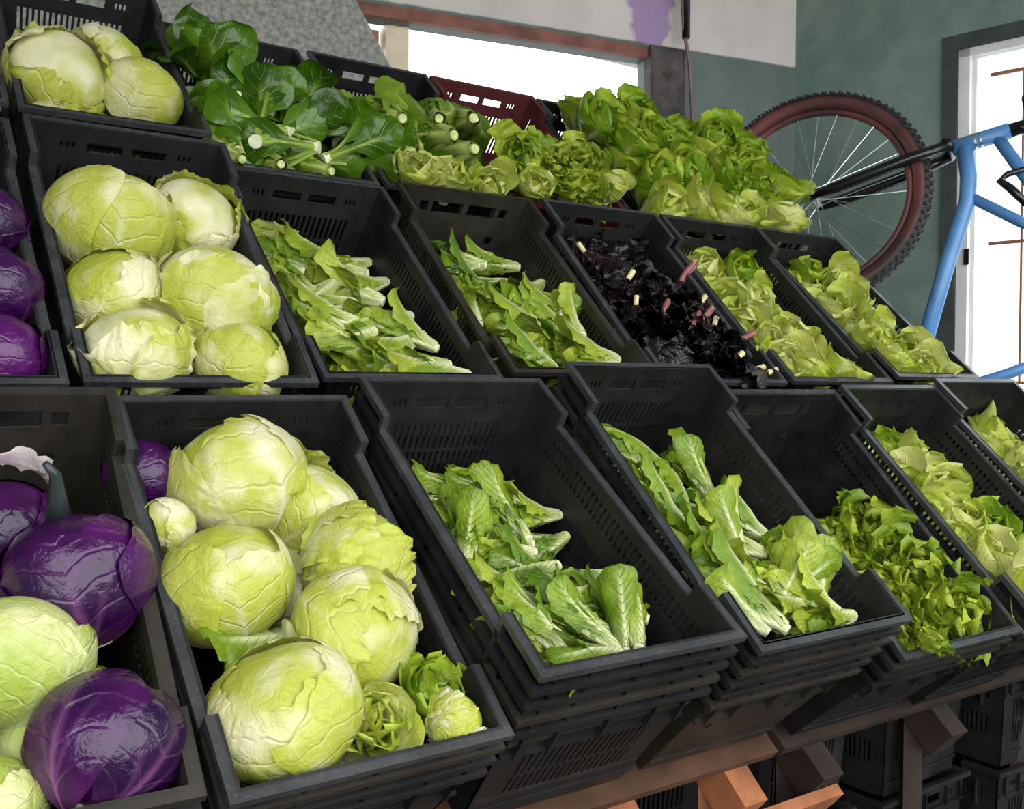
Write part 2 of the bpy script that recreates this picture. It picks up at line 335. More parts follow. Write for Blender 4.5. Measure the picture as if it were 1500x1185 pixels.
def crate_meshes(mat, plain, bright_rim=True):
    k = 2 / WT
    if plain:
        E = [(-0.084 * k, -0.004 * k, CH - 0.056, CH - 0.028), (0.012 * k, 0.088 * k, CH - 0.056, CH - 0.028), (-0.118 * k, -0.096 * k, CH - 0.054, CH - 0.030), (0.100 * k, 0.122 * k, CH - 0.054, CH - 0.030),
             (-0.112 * k, -0.092 * k, CH - 0.125, CH - 0.105), (0.092 * k, 0.112 * k, CH - 0.125, CH - 0.105)]
    else:
        E = [(-0.072 * k, -0.008 * k, CH - 0.050, CH - 0.030), (0.008 * k, 0.072 * k, CH - 0.050, CH - 0.030)]
        for x in (-0.118, -0.108, -0.098, 0.094, 0.104, 0.114): E.append((x * k, (x + 0.006) * k, CH - 0.046, CH - 0.032))
        for a, b in slots(-0.125, 0.125, 0.0128, 0.0074):
            E.append((a * k, b * k, CH - 0.135, CH - 0.082)); E.append((a * k, b * k, CH - 0.195, CH - 0.141))
    q = 2 / LT; S = []
    for a, b in slots(-0.265, 0.265, 0.0135, 0.0070):
        S.append((a * q, b * q, CH - 0.085, CH - 0.048))
        if not plain: S.append((a * q, b * q, 0.075, 0.125))
    out = []
    def with_ribs(v, f, g): return list(v) + g.v, list(f) + [tuple(i + len(v) for i in q) for q in g.f]
    for s in (-1, 1):
        g = MB()
        for z, p in ((CH - 0.068, 0.007), (0.03, 0.004)):
            t = z / CH; ye = lerp(LBm, LT, t) / 2; xe = lerp(WBm, WT, t) / 2
            ya, yb = sorted((s * (ye - 0.002), s * (ye + p))); g.box(-xe, xe, ya, yb, z, z + 0.006)
        for x in (-0.145, -0.088, 0.0, 0.088, 0.145):
            ya, yb = sorted((s * (LT / 2 - 0.006), s * (LT / 2 + 0.006))); g.box(x - 0.002, x + 0.002, ya, yb, CH - 0.066, CH - 0.011)
        v, f = end_wall(s, E); v, f = with_ribs(v, f, g); out.append(('end_wall', mesh_from('end_wall', v, f, mat)))
    for s in (-1, 1):
        g = MB()
        for y in (-0.24, -0.12, 0.0, 0.12, 0.24):
            xa, xb = sorted((s * (WT / 2 - 0.006), s * (WT / 2 + 0.005))); g.box(xa, xb, y - 0.002, y + 0.002, CH - 0.10, CH - 0.040)
        v, f = side_wall(s, S); v, f = with_ribs(v, f, g); out.append(('side_wall', mesh_from('side_wall', v, f, mat)))
    B = [(a * 2 / WBm, b * 2 / WBm, y0, y0 + 0.05) for a, b in slots(-0.13, 0.13, 0.024, 0.011) for y0 in [-0.24 + 0.062 * i for i in range(8)]]
    cols = sorted({-1.0, 1.0, *[e for h in B for e in h[:2]]}); rows = sorted({-LBm / 2, LBm / 2, *[e for h in B for e in h[2:]]})
    v, f = panel(cols, rows, lambda a, b: not any(h[0] < a < h[1] and h[2] < b < h[3] for h in B), lambda a, b, l: (a * WBm / 2, b, 0.0 if l else TH))
    out.append(('base', mesh_from('base', v, f, mat)))
    r = MB(); X, Y = CW / 2, CL / 2; c = 0.205; z1 = CH; z0 = CH - 0.011; hm = CH - LOWER; tk = 0.0135
    for s in (-1, 1):
        ya, yb = sorted((s * Y, s * (Y - tk))); r.box(-X, X, ya, yb, z0, z1)
        for u in (-1, 1):
            xa, xb = sorted((u * X, u * (X - tk))); ya, yb = sorted((s * (Y - tk), s * c))
            r.box(xa, xb, ya, yb, z0, z1)
            ya, yb = sorted((s * (c + 0.009), s * c)); r.box(xa, xb, ya, yb, hm - 0.011, z0)
    for u in (-1, 1):
        xa, xb = sorted((u * X, u * (X - tk))); r.box(xa, xb, -c, c, hm - 0.011, hm)
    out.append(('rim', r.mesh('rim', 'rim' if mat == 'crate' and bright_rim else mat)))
    return out
CR = {'crate': crate_meshes('crate', False), 'crate_brown': crate_meshes('crate_brown', True), 'crate_flare_red': crate_meshes('crate_flare_red', False), 'crate_plain': crate_meshes('crate', True), 'nest': crate_meshes('crate', False, False), 'nest_plain': crate_meshes('crate', True, False)}
K = {'F1': (.147, 1.026, -.425, -2.6, 41.9), 'F2': (.526, 1.007, -.435, 1, 41.7), 'F3': (.901, .974, -.358, -.3, 36), 'F4': (1.283, .965, -.382, -.1, 42.4),
     'F5': (1.668, .993, -.46, -.5, 46), 'F6': (2.044, .969, -.436, .4, 44.2), 'F7': (2.416, .969, -.41, 1, 43),
     'M0': (.112, 1.50, -.005, 1.8, 47), 'M1': (.49, 1.507, -.003, 1.8, 48.1), 'M2': (.861, 1.523, .006, 1.5, 42.6), 'M3': (1.232, 1.51, .018, 0, 42.7), 'M4': (1.605, 1.497, .001, -.5, 44.7),
     'M5': (1.979, 1.488, .005, -.9, 44.1), 'M6': (2.353, 1.483, .018, .9, 42.6),
     'T0': (.118, 2.065, .51, -.9, 43), 'T1': (.494, 2.06, .506, -.9, 43), 'T2': (.875, 2.048, .444, 1, 43), 'T3': (1.247, 2.04, .444, 0, 43), 'T4': (1.62, 2.04, .444, 0, 43), 'T5': (1.992, 2.04, .44, 0, 43), 'T6': (2.365, 2.04, .44, 0, 43)}
def rim_frame(k):
    x, y, z, yaw, tl = K[k]; yaw = math.radians(yaw); tl = math.radians(tl)
    ax = Vector((math.cos(yaw), math.sin(yaw), 0)); h = Vector((-math.sin(yaw), math.cos(yaw), 0))
    b = h * math.cos(tl) + _up * math.sin(tl); n = ax.cross(b)
    return frame(Vector((x, y, z + CAMZ)), ax, b, n)   # origin: middle of the front rim; x across, y up the slope, z out of the crate
RF = {k: rim_frame(k) for k in K}
CLAB = {'F1': 'front-tier crate of purple and green cabbages, leftmost', 'F2': 'front-tier crate full of big iceberg lettuces', 'F3': 'front-tier crate of romaine right beside the iceberg crate',
        'F4': 'front-tier crate of romaine standing highest of its tier', 'F5': 'front-tier crate holding low heap of curly lettuce', 'F6': 'front-tier crate of pale lettuce right after the curly lettuce', 'F7': 'front-tier crate at the far right edge with slotted side',
        'M0': 'middle-tier crate of purple cabbages at left edge', 'M1': 'middle-tier crate of white iceberg lettuces', 'M2': 'middle-tier crate of pale romaine beside the icebergs', 'M3': 'middle-tier crate with wide handle holes full of romaine', 'M4': 'middle-tier crate of blackish leaves with pink stems',
        'M5': 'middle-tier crate of pale lettuce after the blackish leaves', 'M6': 'middle-tier crate of pale lettuce below bicycle wheel', 'T0': 'top-tier crate cut off by left edge', 'T1': 'top-tier crate of iceberg lettuces', 'T2': 'top-tier crate heaped with dark spinach',
        'T3': 'top-tier crate of stalked greens', 'T4': 'top-tier crate of curly greens before the window', 'T5': 'top-tier crate of lettuce beside dark post', 'T6': 'top-tier crate of lettuce nearest bicycle wheel'}
CVAR = {'M3': 'crate_brown', 'T4': 'crate_flare_red', 'F1': 'crate_brown', 'F4': 'crate', 'F5': 'crate_plain', 'M1': 'crate'}
NEST = {'F1': 3, 'F2': 3, 'F3': 4, 'F4': 5, 'F5': 3, 'F6': 4, 'F7': 4, 'M2': 0}
ORD = ['first', 'second', 'third', 'fourth', 'fifth', 'sixth']
TIER = {'F': 'front tier of crates', 'M': 'middle tier of crates', 'T': 'top tier of crates'}
SHORT = {'F1': 'leftmost front crate', 'F2': 'front iceberg crate', 'F3': 'front crate beside icebergs', 'F4': 'highest front romaine crate', 'F5': 'front curly lettuce crate', 'F6': 'front pale lettuce crate', 'F7': 'rightmost front crate',
         'M0': 'middle purple cabbage crate', 'M1': 'middle iceberg crate', 'M2': 'middle crate beside icebergs', 'M3': 'brownish middle crate', 'M4': 'blackish leaf crate', 'M5': 'crate after blackish leaves', 'M6': 'rightmost middle crate',
         'T1': 'top iceberg crate', 'T2': 'top spinach crate', 'T3': 'top stalked greens crate', 'T4': 'top curly greens crate', 'T5': 'top crate beside post', 'T6': 'top crate beside wheel'}
def put_crate(k, drop, label, var, group):
    m = RF[k] @ Matrix.Translation((0, CL / 2, -CH - drop))
    t = thing('plastic_crate', label, 'crate', m, group)
    for nm, me in CR[var]: link(nm, me, t)
for k in K:
    col = {'crate': 'black', 'crate_plain': 'black', 'crate_brown': 'faded brown-black', 'crate_flare_red': 'flare-reddened black'}[CVAR.get(k, 'crate')]
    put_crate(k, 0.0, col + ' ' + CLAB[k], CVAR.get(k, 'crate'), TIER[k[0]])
    for i in range(NEST.get(k, 0)):
        put_crate(k, 0.029 * (i + 1), 'empty black crate nested %s below the %s' % (ORD[i], SHORT[k]), ['nest', 'nest_plain', 'crate_brown'][(i + int(k[1])) % 3] if i < 4 else 'crate_brown', 'empty crates nested under the front tier')

FLOORST = [(1.30, 1.72, 2), (1.72, 1.70, 3), (2.14, 1.68, 2), (2.56, 1.62, 3), (2.98, 1.50, 2)]
for i, (x, y, c) in enumerate(FLOORST):
    for j in range(c):
        t = thing('plastic_crate', 'empty black crate %s up in %s floor stack under the tiers' % (['bottom', 'second', 'third'][j], ORD[i]), 'crate', Matrix.Translation((x, y, 0.001 + 0.2505 * j)) @ Matrix.Rotation(math.radians((-4, 3, 1, -3, 5)[i] + j * 2), 4, 'Z'), 'empty crates stacked on the floor')
        for nm, me in CR['nest']: link(nm, me, t)

# wooden stand under the tiers
def slope_frame(y, z, tilt):
    t = math.radians(tilt); return frame(Vector((0, y, z + CAMZ)), Vector((1, 0, 0)), Vector((0, math.cos(t), math.sin(t))), Vector((0, -math.sin(t), math.cos(t))))
M['wood_mid'] = mat_simple('half_lit_brown_wood', (0.10, 0.045, 0.022), 0.7, var=0.4, scale=9, bump=0.4)  # half-lit tone of the same wood, put into the colour
def stand(y, z, tilt, n, x0, x1, stringers, label, mat, zpost):
    m = slope_frame(y, z, tilt); t = thing('wooden_stand', label, 'stand', m, 'wooden stands under the tiers')
    for v in (0.02, 0.25, 0.48): MB().box(x0, x1, v, v + 0.09, n - 0.022, n).obj('deck_board', 'wood_mid' if mat == 'wood' else 'wood_dark', t)
    for x in stringers:
        MB().box(x - 0.03, x + 0.03, -0.05, 0.60, n - 0.10, n - 0.022).obj('stringer', mat, t)
        for v in (0.05, 0.55):
            p = m @ Vector((x, v, n - 0.09)); q = m.inverted() @ Vector((p.x, p.y, 0.0))
            MB().tube([(x, v, n - 0.09), q], 0.028, 4).obj('post', mat, t)
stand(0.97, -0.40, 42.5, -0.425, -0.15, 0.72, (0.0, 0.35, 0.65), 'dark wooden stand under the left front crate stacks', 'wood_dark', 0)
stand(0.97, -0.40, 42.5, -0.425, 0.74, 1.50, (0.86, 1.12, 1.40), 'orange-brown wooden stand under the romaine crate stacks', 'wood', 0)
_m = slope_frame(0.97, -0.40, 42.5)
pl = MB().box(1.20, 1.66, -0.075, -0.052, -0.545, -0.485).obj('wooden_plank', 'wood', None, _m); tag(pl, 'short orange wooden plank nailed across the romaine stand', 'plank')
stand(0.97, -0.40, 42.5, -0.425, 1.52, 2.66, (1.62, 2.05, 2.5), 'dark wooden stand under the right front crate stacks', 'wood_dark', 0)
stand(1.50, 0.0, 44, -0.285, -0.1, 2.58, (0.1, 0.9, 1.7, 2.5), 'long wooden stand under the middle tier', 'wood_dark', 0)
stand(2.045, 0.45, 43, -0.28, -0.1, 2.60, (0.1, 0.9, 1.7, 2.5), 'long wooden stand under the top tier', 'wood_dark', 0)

# ------------------------------------------------------------------ leaves and heads
def snoise(rng, n=7, freq=1.0):
    k = rng.normal(size=(n, 3)) * freq; ph = rng.uniform(0, 6.28, n); a = rng.uniform(0.4, 1, n); a /= a.sum()
    return lambda p: (np.sin(p @ k.T + ph) * a).sum(-1)
def grid_faces(nu, nv):
    return [(i * nv + j, (i + 1) * nv + j, (i + 1) * nv + j + 1, i * nv + j + 1) for i in range(nu - 1) for j in range(nv - 1)]
def leaf_mesh(rng, mat, L, wb, wm, pw, phi, rho0, th0, bend, cup, ruf=0.006, rufn=5.0, ribw=0.010, riblen=0.85, rough=0.004, petiole=0.0, nu=22, nv=13, base_white=0.25, tipp=2.4, ribt=0.004, tipflat=0.3):
    s = np.linspace(0, 1, nu)[:, None]; t = np.linspace(-1, 1, nv)[None, :]
    th = np.radians(th0 + bend * np.linspace(0, 1, nu) ** 1.7)
    ds = L / (nu - 1); r = rho0 + np.concatenate([[0], np.cumsum(np.sin(th[:-1]) * ds)]); z = np.concatenate([[0], np.cumsum(np.cos(th[:-1]) * ds)])
    u = np.clip((s - petiole) / (pw - petiole), 0, 1); u = u * u * (3 - 2 * u)
    w = wb + (wm - wb) * u
    e = np.clip((s - pw) / (1 - pw), 0, 1); w = w * np.sqrt(np.maximum(0.0, 1 - e ** tipp)) + 0.0015
    rc = np.maximum(cup * (0.6 + 0.6 * s + tipflat * s ** 2), 0.008); al = np.clip(t * w / rc, -2.4, 2.4)
    tang = rc * np.sin(al); inw = rc * (1 - np.cos(al))
    ph = rng.uniform(0, 6.28, 4)
    env = np.abs(t) ** 1.6 * np.clip((s - petiole) * 3, 0, 1)
    side = np.sign(t) * 1.3
    rf = ruf * env * (np.sin(rufn * 6.28 * s + ph[0] + side) + 0.6 * np.sin(rufn * 1.9 * 6.28 * s + ph[1] - side) + 0.5 * np.sin(rufn * 3.3 * 6.28 * s + ph[2] + 2 * t))
    sn = snoise(rng, 8, 40.0)
    P0 = np.stack([r[:, None] + 0 * t, tang, z[:, None] + 0 * t], -1)
    dn = rf + rough * sn(P0) * np.clip(s * 3, 0, 1)
    rw = ribw * np.maximum(0.15, (1 - s / riblen)) ; rib = np.exp(-(t * w / np.maximum(rw, 1e-4)) ** 2) * np.clip((riblen - s) * 3.0, 0, 1)
    dn = dn + ribt * rib
    nr, nz = np.cos(th)[:, None], -np.sin(th)[:, None]
    R = r[:, None] + (dn - inw) * nr; Z = z[:, None] + (dn - inw) * nz + 0.25 * rf
    c, sp = math.cos(phi), math.sin(phi)
    X = R * c - tang * sp; Y = R * sp + tang * c
    ww = np.clip(rib + base_white * np.clip(1 - s / 0.35, 0, 1), 0, 1)
    st = np.stack([s + 0 * t, t + 0 * s, ww], -1).reshape(-1, 3)
    V = np.stack([X, Y, Z], -1).reshape(-1, 3)
    return mesh_from('leaf', V, grid_faces(nu, nv), mat, True, st)
def butt_mesh(rad, ln, mat='butt', rng=None):
    pts = [(0, 0, -ln), (0, 0, -ln * 0.9), (0, 0, -ln * 0.3), (0, 0, ln * 1.2)]
    return MB().tube(pts, [rad * 0.75, rad * 0.92, rad, rad * 0.8], 12).mesh('butt', mat, False)
def head_romaine(seed, mat='romaine', n=11, L0=0.215, wide=1.0):
    g = np.random.default_rng(seed); parts = [('butt', butt_mesh(0.014, 0.008))]
    for i in range(n):
        o = i / (n - 1)                                        # 0 outer, 1 inner
        curl = g.uniform(-75, -5) if g.random() < 0.75 else g.uniform(10, 60)
        parts.append(('leaf', leaf_mesh(g, mat, L0 * g.uniform(0.85, 1.15) * (1 - 0.2 * o), 0.018, wide * g.uniform(0.044, 0.058) * (1 - 0.25 * o), g.uniform(0.58, 0.72), i * 2.39996 + g.uniform(-.2, .2), 0.012 - 0.006 * o,
                      g.uniform(11, 19) * (1 - 0.7 * o), curl * (1 - 0.5 * o), 0.036, ruf=0.007, rufn=g.uniform(1.8, 3.2), ribw=0.010, riblen=0.95, rough=0.008, base_white=0.6, ribt=0.006, tipflat=1.1, tipp=4.2)))
    return parts
def head_lettuce(seed, mat='lettuce', n=11, S=1.0, ruf=0.007, rufn=2.0, openness=1.0):
    g = np.random.default_rng(seed); parts = [('butt', butt_mesh(0.017 * S, 0.012 * S))]
    for i in range(n):
        o = i / (n - 1)
        parts.append(('leaf', leaf_mesh(g, mat, S * g.uniform(0.125, 0.165) * (1 - 0.22 * o), 0.018 * S, S * g.uniform(0.066, 0.086) * (1 - 0.2 * o), g.uniform(0.56, 0.70), i * 2.39996 + g.uniform(-.25, .25), 0.012 * S,
                      openness * (40 * (1 - o) + 8), g.uniform(-95, -35) * (1 - 0.2 * o) + 25 * openness * (1 - o), 0.060 * S, ruf=ruf, rufn=g.uniform(0.8, 1.3) * rufn, ribw=0.010, riblen=0.80, rough=0.010, base_white=0.5, ribt=0.005)))
    return parts
def head_curly(seed, mat='curly', n=14, S=1.0):
    g = np.random.default_rng(seed); parts = [('butt', butt_mesh(0.014 * S, 0.012))]
    for i in range(n):
        o = i / (n - 1)
        parts.append(('leaf', leaf_mesh(g, mat, S * g.uniform(0.12, 0.155) * (1 - 0.2 * o), 0.010, S * g.uniform(0.040, 0.056), g.uniform(0.62, 0.8), i * 2.39996 + g.uniform(-.25, .25), 0.010,
                      46 * (1 - o) + 6, g.uniform(-25, 25), 0.06, ruf=0.012, rufn=g.uniform(3.2, 4.8), ribw=0.009, riblen=0.6, rough=0.010, nu=34, nv=17, base_white=0.4, tipp=4)))
    return parts
def head_spinach(seed, mat='spinach', n=10, S=1.0, stem=0.34):
    g = np.random.default_rng(seed); parts = []
    for i in range(n):
        parts.append(('leaf', leaf_mesh(g, mat, S * g.uniform(0.15, 0.21), 0.007, S * g.uniform(0.045, 0.066), g.uniform(0.66, 0.74), g.uniform(0, 6.28), g.uniform(0.002, 0.014),
                      g.uniform(4, 40), g.uniform(-40, 110), 0.065, ruf=0.008, rufn=g.uniform(1.0, 2.0), ribw=0.006, riblen=0.8, rough=0.012, petiole=stem, base_white=0.5, ribt=0.004)))
    parts.append(('stem_bundle', MB().tube([(0, 0, -0.006), (0, 0, 0.03), (0, 0, 0.06)], [0.015, 0.016, 0.010], 10).mesh('stem_bundle', 'butt')))
    return parts
def head_stalk(seed, mat='stalk'):
    g = np.random.default_rng(seed); parts = [('butt', butt_mesh(0.013, 0.010, 'butt_green'))]
    for i in range(10):
        o = i / 9
        parts.append(('leaf', leaf_mesh(g, mat, g.uniform(0.16, 0.23) * (1 - 0.2 * o), 0.018, g.uniform(0.050, 0.070), 0.70, i * 2.39996, 0.016 - 0.01 * o, 14 * (1 - o) + 2, g.uniform(-30, 80) * (1 - 0.4 * o), 0.050, ruf=0.008, rufn=1.8, ribw=0.010, riblen=0.95, rough=0.009, petiole=0.16, base_white=0.65, ribt=0.006)))
    return parts
def head_dark(seed, stem):
    g = np.random.default_rng(seed); parts = []
    for i in range(9):
        parts.append(('leaf', leaf_mesh(g, 'darkleaf', g.uniform(0.11, 0.16), 0.008, g.uniform(0.030, 0.046), 0.62, i * 2.39996, 0.008, g.uniform(12, 55), g.uniform(-20, 60), 0.05, ruf=0.010, rufn=4, ribw=0.006, riblen=0.8, rough=0.010, base_white=0.5)))
    for k in range({'pinkstem': 2, 'tanstem': 1}.get(stem, 0)):
        a = g.uniform(0, 6.28); d = 0.006 * k
        ln = 0.075 if stem == 'pinkstem' else 0.035
        parts.append(('stem', MB().tube([(d, 0, 0.02), (d + 0.003, 0.002, -ln * 0.4), (d + 0.006 * math.cos(a), 0.006 * math.sin(a), -ln)], [0.0065, 0.0075, 0.008], 9).mesh('stem', stem)))
        parts.append(('stem_end', MB().tube([(d + 0.006 * math.cos(a), 0.006 * math.sin(a), -ln), (d + 0.0063 * math.cos(a), 0.0063 * math.sin(a), -ln - 0.002)], [0.0078, 0.007], 9).mesh('stem_end', 'tanstem')))
    return parts
def ball_core(g, mat, lump, nu=44, nv=72, squash=0.9):
    th = np.linspace(0.001, math.pi - 0.001, nu)[:, None]; ph = np.linspace(0, 2 * math.pi, nv, endpoint=False)[None, :]
    d = np.stack([np.sin(th) * np.cos(ph), np.sin(th) * np.sin(ph), np.cos(th) + 0 * ph], -1)
    n1, n2 = snoise(g, 8, 2.2), snoise(g, 10, 6.0)
    nb = 7; saw = np.abs(np.sin(ph * nb / 2 + th * 0.8 + g.uniform(0, 6)))
    R = 1 + lump * n1(d) + 0.3 * lump * n2(d) + 0.02 * saw * np.sin(th) ** 2
    V = (d * R[..., None]); V[..., 2] *= squash
    f = [(i * nv + j, (i + 1) * nv + j, (i + 1) * nv + (j + 1) % nv, i * nv + (j + 1) % nv) for i in range(nu - 1) for j in range(nv)]
    s = 1 - th / math.pi + 0 * ph; t = 2 * np.abs(((ph * 5 / (2 * math.pi)) % 1) - 0.5) + 0 * th
    rib = np.clip((0.10 - t) * 4, 0, 1) * np.clip(1 - s * 1.6, 0, 1) + np.clip(0.12 - s, 0, 1) * 3
    st = np.stack([s, 0.8 + 0.25 * t, np.clip(rib, 0, 1)], -1).reshape(-1, 3)
    return mesh_from('heart', V.reshape(-1, 3), f, mat, True, st)
def wrap_leaf(g, mat, phi, layer, lift, ruf, span=(0.10, 0.80), half=1.25, nu=34, nv=41, squash=0.9, jag=0.06, lump=0.04, fold=0.0):
    s = np.linspace(0, 1, nu)[:, None]; t = np.linspace(-1, 1, nv)[None, :]
    k1 = g.uniform(0, 6.28, 6)
    top = span[1] + jag * (np.sin(t * 3 + k1[0]) + 0.35 * np.sin(t * 9 + k1[1]) + 0.18 * np.sin(t * 27 + k1[5])) - 0.16 * t ** 2
    pol = math.pi * (1 - (span[0] + (top - span[0]) * s))
    az = phi + half * t * (0.40 + 0.60 * np.sin(np.clip(s * 1.25, 0, 1) * math.pi / 2)) + 0.12 * np.sin(s * 5 + k1[2]) * np.abs(t)
    d = np.stack([np.sin(pol) * np.cos(az), np.sin(pol) * np.sin(az), np.cos(pol)], -1)
    n1, n2 = snoise(g, 8, 2.4), snoise(g, 12, 8.0)
    edge = np.maximum(np.abs(t) ** 3, s ** 4)
    cr = np.maximum(np.abs(t) ** 5, s ** 6)
    R = 1 + 0.02 + 0.028 * layer + lump * n1(d) + 0.012 * n2(d) + lift * s ** 4 + 0.5 * lift * np.abs(t) ** 3 + ruf * cr * (np.sin(s * 30 + k1[3]) * np.abs(t) + np.sin(t * 15 + k1[4]) * s + 0.7 * np.sin(t * 34 + k1[1]) * s)
    R = R + fold * edge * np.clip(np.sin(t * 3 + k1[0]), 0, 1)
    rib = np.exp(-(t / (0.10 * (1.1 - s))) ** 2) * np.clip(1.0 - s * 1.25, 0, 1)
    for q in (-0.6, 0.6):
        rib = np.maximum(rib, 0.55 * np.exp(-((t - q * s) / 0.045) ** 2) * np.clip(0.9 - s * 1.2, 0, 1))
    R = R + 0.022 * rib
    V = d * R[..., None]; V[..., 2] *= squash
    st = np.stack([s + 0 * t, t + 0 * s, np.clip(rib * 0.9 + 0.35 * np.clip(1 - s / 0.3, 0, 1), 0, 1)], -1).reshape(-1, 3)
    return mesh_from('leaf', V.reshape(-1, 3), grid_faces(nu, nv), mat, True, st)
def head_ball(seed, mat, n=6, lift=0.12, ruf=0.03, lump=0.05, squash=0.9, jag=0.06):
    g = np.random.default_rng(seed); parts = [('heart', ball_core(g, mat, lump, squash=squash))]
    for i in range(n):
        parts.append(('leaf', wrap_leaf(g, mat, i * 2.39996 + g.uniform(-.3, .3), 0.5 + i * 0.55, lift * g.uniform(0.2, 1.2), ruf, (0.05, g.uniform(0.60, 0.88)), g.uniform(0.95, 1.35), squash=squash, jag=jag, lump=lump, fold=lift * 0.8 * g.uniform(0, 1))))
    parts.append(('butt', MB().tube([(0, 0, -squash * 1.06), (0, 0, -squash * 0.9)], [0.20, 0.26], 14).mesh('butt', 'butt')))
    return parts

VAR = {
 'romaine': [head_romaine(100 + i) for i in range(5)],
 'romaine_dark': [head_romaine(130 + i, 'romaine_dark', 11, 0.23, 1.1) for i in range(4)],
 'lettuce': [head_lettuce(200 + i) for i in range(5)],
 'lettuce_green': [head_lettuce(230 + i, 'lettuce_green', 13, 1.05, 0.010, 2.6, 1.15) for i in range(4)],
 'curly': [head_curly(260 + i) for i in range(4)],
 'spinach': [head_spinach(300 + i) for i in range(5)],
 'stalk': [head_stalk(330 + i) for i in range(4)],
 'dark_pink': [head_dark(360 + i, 'pinkstem') for i in range(3)],
 'dark_tan': [head_dark(370 + i, 'tanstem') for i in range(3)],
 'dark_plain': [head_dark(380 + i, None) for i in range(4)],
 'iceberg': [head_ball(400 + i, 'iceberg', 5, (0.03, 0.10, 0.02, 0.13, 0.06, 0.02)[i], (0.012, 0.03, 0.008, 0.04, 0.02, 0.01)[i], 0.10, 0.88, 0.05) for i in range(6)],
 'cabbage_green': [head_ball(430 + i, 'cabbage_green', 6, 0.05, 0.010, 0.03, 0.90, 0.03) for i in range(3)],
 'cabbage_red': [head_ball(450 + i, 'cabbage_red', 5, 0.015, 0.005, 0.03, 0.92, 0.02) for i in range(3)],
}
NAMES = {'romaine': ('romaine_lettuce', 'romaine lettuce head', 'lettuce'), 'romaine_dark': ('romaine_lettuce', 'dark green romaine head', 'lettuce'), 'lettuce': ('leaf_lettuce', 'pale leaf lettuce head', 'lettuce'), 'lettuce_green': ('leaf_lettuce', 'bright green lettuce head', 'lettuce'),
         'curly': ('curly_lettuce', 'frilly curly lettuce head', 'lettuce'), 'spinach': ('spinach_bunch', 'dark glossy spinach bunch', 'spinach'), 'stalk': ('stalked_greens', 'pale stalked greens bunch', 'greens'), 'dark_pink': ('red_leaf_bunch', 'blackish leaf bunch with pink stems', 'greens'),
         'dark_tan': ('red_leaf_bunch', 'blackish leaf bunch with tan stem', 'greens'), 'dark_plain': ('red_leaf_bunch', 'blackish leaf bunch', 'greens'), 'iceberg': ('iceberg_lettuce', 'iceberg lettuce', 'lettuce'), 'cabbage_green': ('green_cabbage', 'green cabbage', 'cabbage'), 'cabbage_red': ('purple_cabbage', 'purple cabbage', 'cabbage')}
def fit(u, v, a, ln):
    for off in (0, 12, -12, 24, -24, 36, -36, 50, -50, 65, -65, 80, -80, 100, -100, 120, -120, 150, -150, 180):
        b = a + math.radians(off)
        if -0.135 < u + math.cos(b) * ln < 0.14 and 0.03 < v + math.sin(b) * ln < 0.55: return b
    return math.atan2(0.3 - v, -u)
def place(kind, crate, u, v, n, axis, roll, scale, label, group, variant=None, sq=1.0):
    parts = VAR[kind][(rnd.randrange(99) if variant is None else variant) % len(VAR[kind])]
    z = Vector(axis).normalized(); ref = Vector((0.3, 0.2, 1)) if abs(z.z) < 0.8 else Vector((1, 0.2, 0))
    x = (ref - z * ref.dot(z)).normalized(); y = z.cross(x)
    loc = RF[crate] @ Matrix.Translation((u, v, n)) @ Matrix.Diagonal((1, 1, sq, 1)) @ frame((0, 0, 0), x, y, z) @ Matrix.Rotation(roll, 4, 'Z') @ Matrix.Scale(scale, 4)
    if sq != 1.0:                                   # keep the transform free of shear: squash along the head's own side instead
        loc = RF[crate] @ Matrix.Translation((u, v, n)) @ frame((0, 0, 0), x, y, z) @ Matrix.Diagonal((scale * sq, scale, scale, 1)) @ Matrix.Rotation(0, 4, 'Z')
    t = thing(NAMES[kind][0], label, NAMES[kind][2], loc, group)
    for nm, me in parts: link(nm, me, t)
    return t

